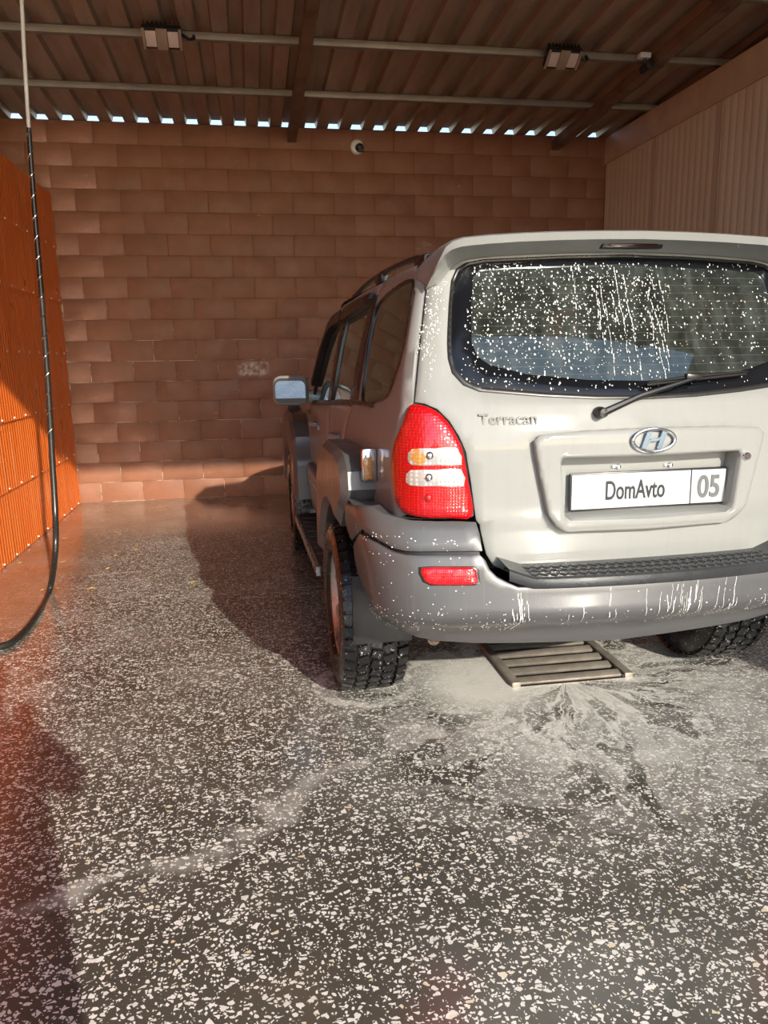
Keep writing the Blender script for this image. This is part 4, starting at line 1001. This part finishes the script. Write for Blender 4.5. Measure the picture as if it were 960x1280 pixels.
# ---- cabin
m = MB(); m.box((0, .62, .72), (1.42, .95, .05), ch=.01); m.build('cargo_floor', CLOTHSEAT, car)
m = MB(); m.box((0, 1.12, .98), (1.34, .16, .56), Matrix.Rotation(-.16, 3, 'X'), ch=.05); rs_ = m.build('rear_seat', CLOTHSEAT, car)
for x in (-.42, 0, .42):
    m = MB(); m.box((x, 1.13, 1.345), (.25, .09, .15), ch=.04); m.build('headrest', CLOTHSEAT, rs_)
for x in (-.40, .40):
    m = MB(); m.box((x, 2.02, .95), (.52, .15, .66), Matrix.Rotation(-.22, 3, 'X'), ch=.06); m.box((x, 2.3, .66), (.52, .52, .14), ch=.05); fs_ = m.build('front_seat', CLOTHSEAT, car)
    m = MB(); m.box((x, 1.96, 1.36), (.26, .10, .17), ch=.04); m.build('headrest', CLOTHSEAT, fs_)
m = MB(); m.box((0, 2.85, 1.0), (1.4, .35, .22), ch=.06); m.build('dashboard', BLACK, car)
m = MB(); m.grid([[(c*.60, y, 1.665+.06*(1-abs(c)**3)-(.02 if y < .4 else 0)) for c in (-1, -.6, 0, .6, 1)] for y in (.36, 1.0, 2.2)]); m.build('headliner', CLOTHSEAT, car)
for s in (1, -1):
    m = MB(); m.box((-s*.70, .70, .98), (.06, .72, .46), ch=.02); m.build('cargo_trim', CLOTHSEAT, car)
m = MB(); m.box((0, .10, .98), (1.1, .03, .42), ch=.01); m.build('tailgate_trim', BLACK, car)
# ---- foam drops and runs
rf = random.Random(5)
def blob(mb, surf, U, z, off, a, b, skew=0.0):
    p, n = surf.pn(U, z); n = Vector(n); p = Vector(p)+n*off
    tx = Vector((0, 0, 1)).cross(n).normalized(); tz = n.cross(tx); k = 6; h = min(a, b)*.55
    vs = [p+tx*(a*math.cos(2*math.pi*i/k))+tz*(b*math.sin(2*math.pi*i/k)) for i in range(k)]+[p+tx*(a*.6*math.cos(2*math.pi*i/k))+tz*(b*.6*math.sin(2*math.pi*i/k))+n*h*.8 for i in range(k)]+[p+n*h]
    mb.add(vs, [(i, (i+1) % k, k+(i+1) % k, k+i) for i in range(k)]+[(k+i, k+(i+1) % k, 2*k) for i in range(k)])
m = MB()
def win_z(): return rf.uniform(1.29, 1.70)
cnt = 0
while cnt < 1700:
    U = rf.uniform(-.62, .62); z = win_z(); dens = .95 if U > .05 else (.9 if U > -.12 else .28)
    zc_ = (z-1.28)/.43; dens *= .35+.65*min(1, zc_*1.8) if zc_ < .5 else 1.0
    if rf.random() > dens: continue
    r = rf.choice((.0009, .0011, .0014, .0016, .0020, .0028)); blob(m, BODY, U, z, -.004, r, r*rf.uniform(1.0, 1.9)); cnt += 1
for k in range(14):
    U = rf.gauss(-.03, .11); z1 = rf.uniform(1.55, 1.70); z0 = z1-rf.uniform(.08, .38); nseg = int((z1-z0)/.010)
    for i in range(nseg):
        z = z1-(z1-z0)*i/nseg; U += rf.gauss(-.0006, .0016)
        if rf.random() < .25: continue
        blob(m, BODY, U, max(z, 1.29), -.004, rf.uniform(.0006, .0020), .0055)
for k in range(330):
    U = rf.gauss(.755, .03) if k < 200 else rf.uniform(-.7, .75); z = rf.gauss(1.50, .09) if k < 200 else rf.choice((rf.uniform(.72, .84), rf.uniform(1.18, 1.26)))
    if .70 < U < .80 and z > .9: 
        r = rf.choice((.0010, .0014, .0018, .0024)); blob(m, BODY, U, z, .001, r, r*rf.uniform(1, 1.8))
m.build('foam_drops', FOAM, car, 60)['kind'] = 'stuff'
m = MB()
def run_down(U, z1, z0, w):
    n = max(3, int((z1-z0)/.010))
    for i in range(n):
        if rf.random() < .12: continue
        blob(m, BUMP, U, z1-(z1-z0)*i/n, .001, w*rf.uniform(.5, 1.2), .007); U += rf.gauss(0, .0012)
for c0, k_, spread in ((-.06, 16, .05), (-.22, 7, .06), (.44, 9, .012), (.2, 5, .12), (-.40, 6, .08)):
    for k in range(k_):
        z1 = rf.uniform(.58, .69); run_down(rf.gauss(c0, spread), z1, max(.50, z1-rf.uniform(.06, .17)), rf.choice((.0008, .0012, .0020)))
for k in range(420):
    U = rf.uniform(.46, .95) if k < 300 else rf.uniform(-.6, .46); z = rf.choice((rf.gauss(.59, .02), rf.gauss(.53, .02), rf.uniform(.50, .80), rf.gauss(.835, .01)))
    if .485 < z < .90 and (U > .6 or z < .68): r = rf.choice((.0007, .0010, .0014, .0020)); blob(m, BUMP, U, z, .001, r*rf.uniform(1, 2.0), r)
m.build('foam_runs', FOAM, car, 60)['kind'] = 'stuff'

# ================================================================ the photographer, whose shadow falls on the floor
def person():
    root = empty('person', (-.04, -.42, 0), 0); tag(root, 'person in a dark jacket holding a phone, standing behind the viewpoint', 'person')
    J = {'pelvis': (0, 0, .97, .215, .13), 'belly': (0, .01, 1.14, .215, .13), 'chest': (0, 0, 1.36, .225, .135), 'neckb': (0, -.01, 1.55, .095, .085), 'neck': (0, .0, 1.62, .075, .072), 'head1': (0, .015, 1.71, .098, .11), 'head2': (0, .01, 1.81, .098, .115), 'head3': (0, .005, 1.89, .06, .07)}
    E = [('pelvis', 'belly'), ('belly', 'chest'), ('chest', 'neckb'), ('neckb', 'neck'), ('neck', 'head1'), ('head1', 'head2'), ('head2', 'head3')]
    for s, n in ((-1, 'l'), (1, 'r')):
        J.update({n+'hip': (s*.11, 0, .88, .12, .12), n+'knee': (s*.125, .02, .50, .085, .085), n+'ankle': (s*.13, -.01, .09, .042, .046), n+'toe': (s*.15, .15, .035, .042, .032),
                  n+'sho': (s*.19, -.01, 1.48, .085, .08), n+'elb': (s*.265, .09, 1.285, .068, .066), n+'wri': (s*.085, .30, 1.34, .033, .033), n+'palm': (s*.065, .345, 1.375, .036, .022)})
        E += [('pelvis', n+'hip'), (n+'hip', n+'knee'), (n+'knee', n+'ankle'), (n+'ankle', n+'toe'), ('chest', n+'sho'), (n+'sho', n+'elb'), (n+'elb', n+'wri'), (n+'wri', n+'palm')]
        for k in range(4):
            J[n+'f%da' % k] = (s*.060, .372, 1.415-.022*k, .0095, .0095); J[n+'f%db' % k] = (s*.030, .385, 1.418-.022*k, .0085, .0085); E += [(n+'palm', n+'f%da' % k), (n+'f%da' % k, n+'f%db' % k)]
        J[n+'ta'] = (s*.055, .335, 1.410, .010, .010); J[n+'tb'] = (s*.035, .345, 1.428, .009, .009); E += [(n+'palm', n+'ta'), (n+'ta', n+'tb')]
    names = list(J); idx = {k: i for i, k in enumerate(names)}
    me = bpy.data.meshes.new('body'); me.from_pydata([J[k][:3] for k in names], [(idx[a], idx[b]) for a, b in E], [])
    o = bpy.data.objects.new('body', me); COL.objects.link(o)
    o.modifiers.new('skin', 'SKIN'); ss = o.modifiers.new('sub', 'SUBSURF'); ss.levels = ss.render_levels = 2
    for i, k in enumerate(names):
        d = me.skin_vertices[0].data[i]; d.radius = J[k][3:5]; d.use_root = (k == 'pelvis')
    dg = bpy.context.evaluated_depsgraph_get(); dg.update(); bm_ = bpy.data.meshes.new_from_object(o.evaluated_get(dg)); bpy.data.objects.remove(o)
    bm_.materials.clear()
    for mt in (SHIRT, JEANS, SKIN, HAIR): bm_.materials.append(mt)
    for p in bm_.polygons:
        c = p.center; p.use_smooth = True
        p.material_index = 1 if c.z < .96 and abs(c.x) < .3 and c.y < .2 else (2 if (c.z > 1.60 or c.y > .29) else 0)
        if c.z > 1.82 or (c.z > 1.72 and c.y < -.03): p.material_index = 3
    body = bpy.data.objects.new('body', bm_); COL.objects.link(body); body.parent = root
    for s in (-1, 1):
        m = MB(); m.box((s*.14, .06, .035), (.10, .28, .07), ch=.03); m.build('shoe', BLACK, root)
    m = MB(); m.box((0, .11, 1.745), (.022, .03, .035), ch=.008); m.build('nose', SKIN, root)
    ph = MB(); ph.box((0, 0, 0), (.075, .008, .155), ch=.003); phone = ph.build('phone', BLACK, None, 40, (0, -.040, 1.40)); tag(phone, 'black phone held up in both hands of the person', 'phone')
person()
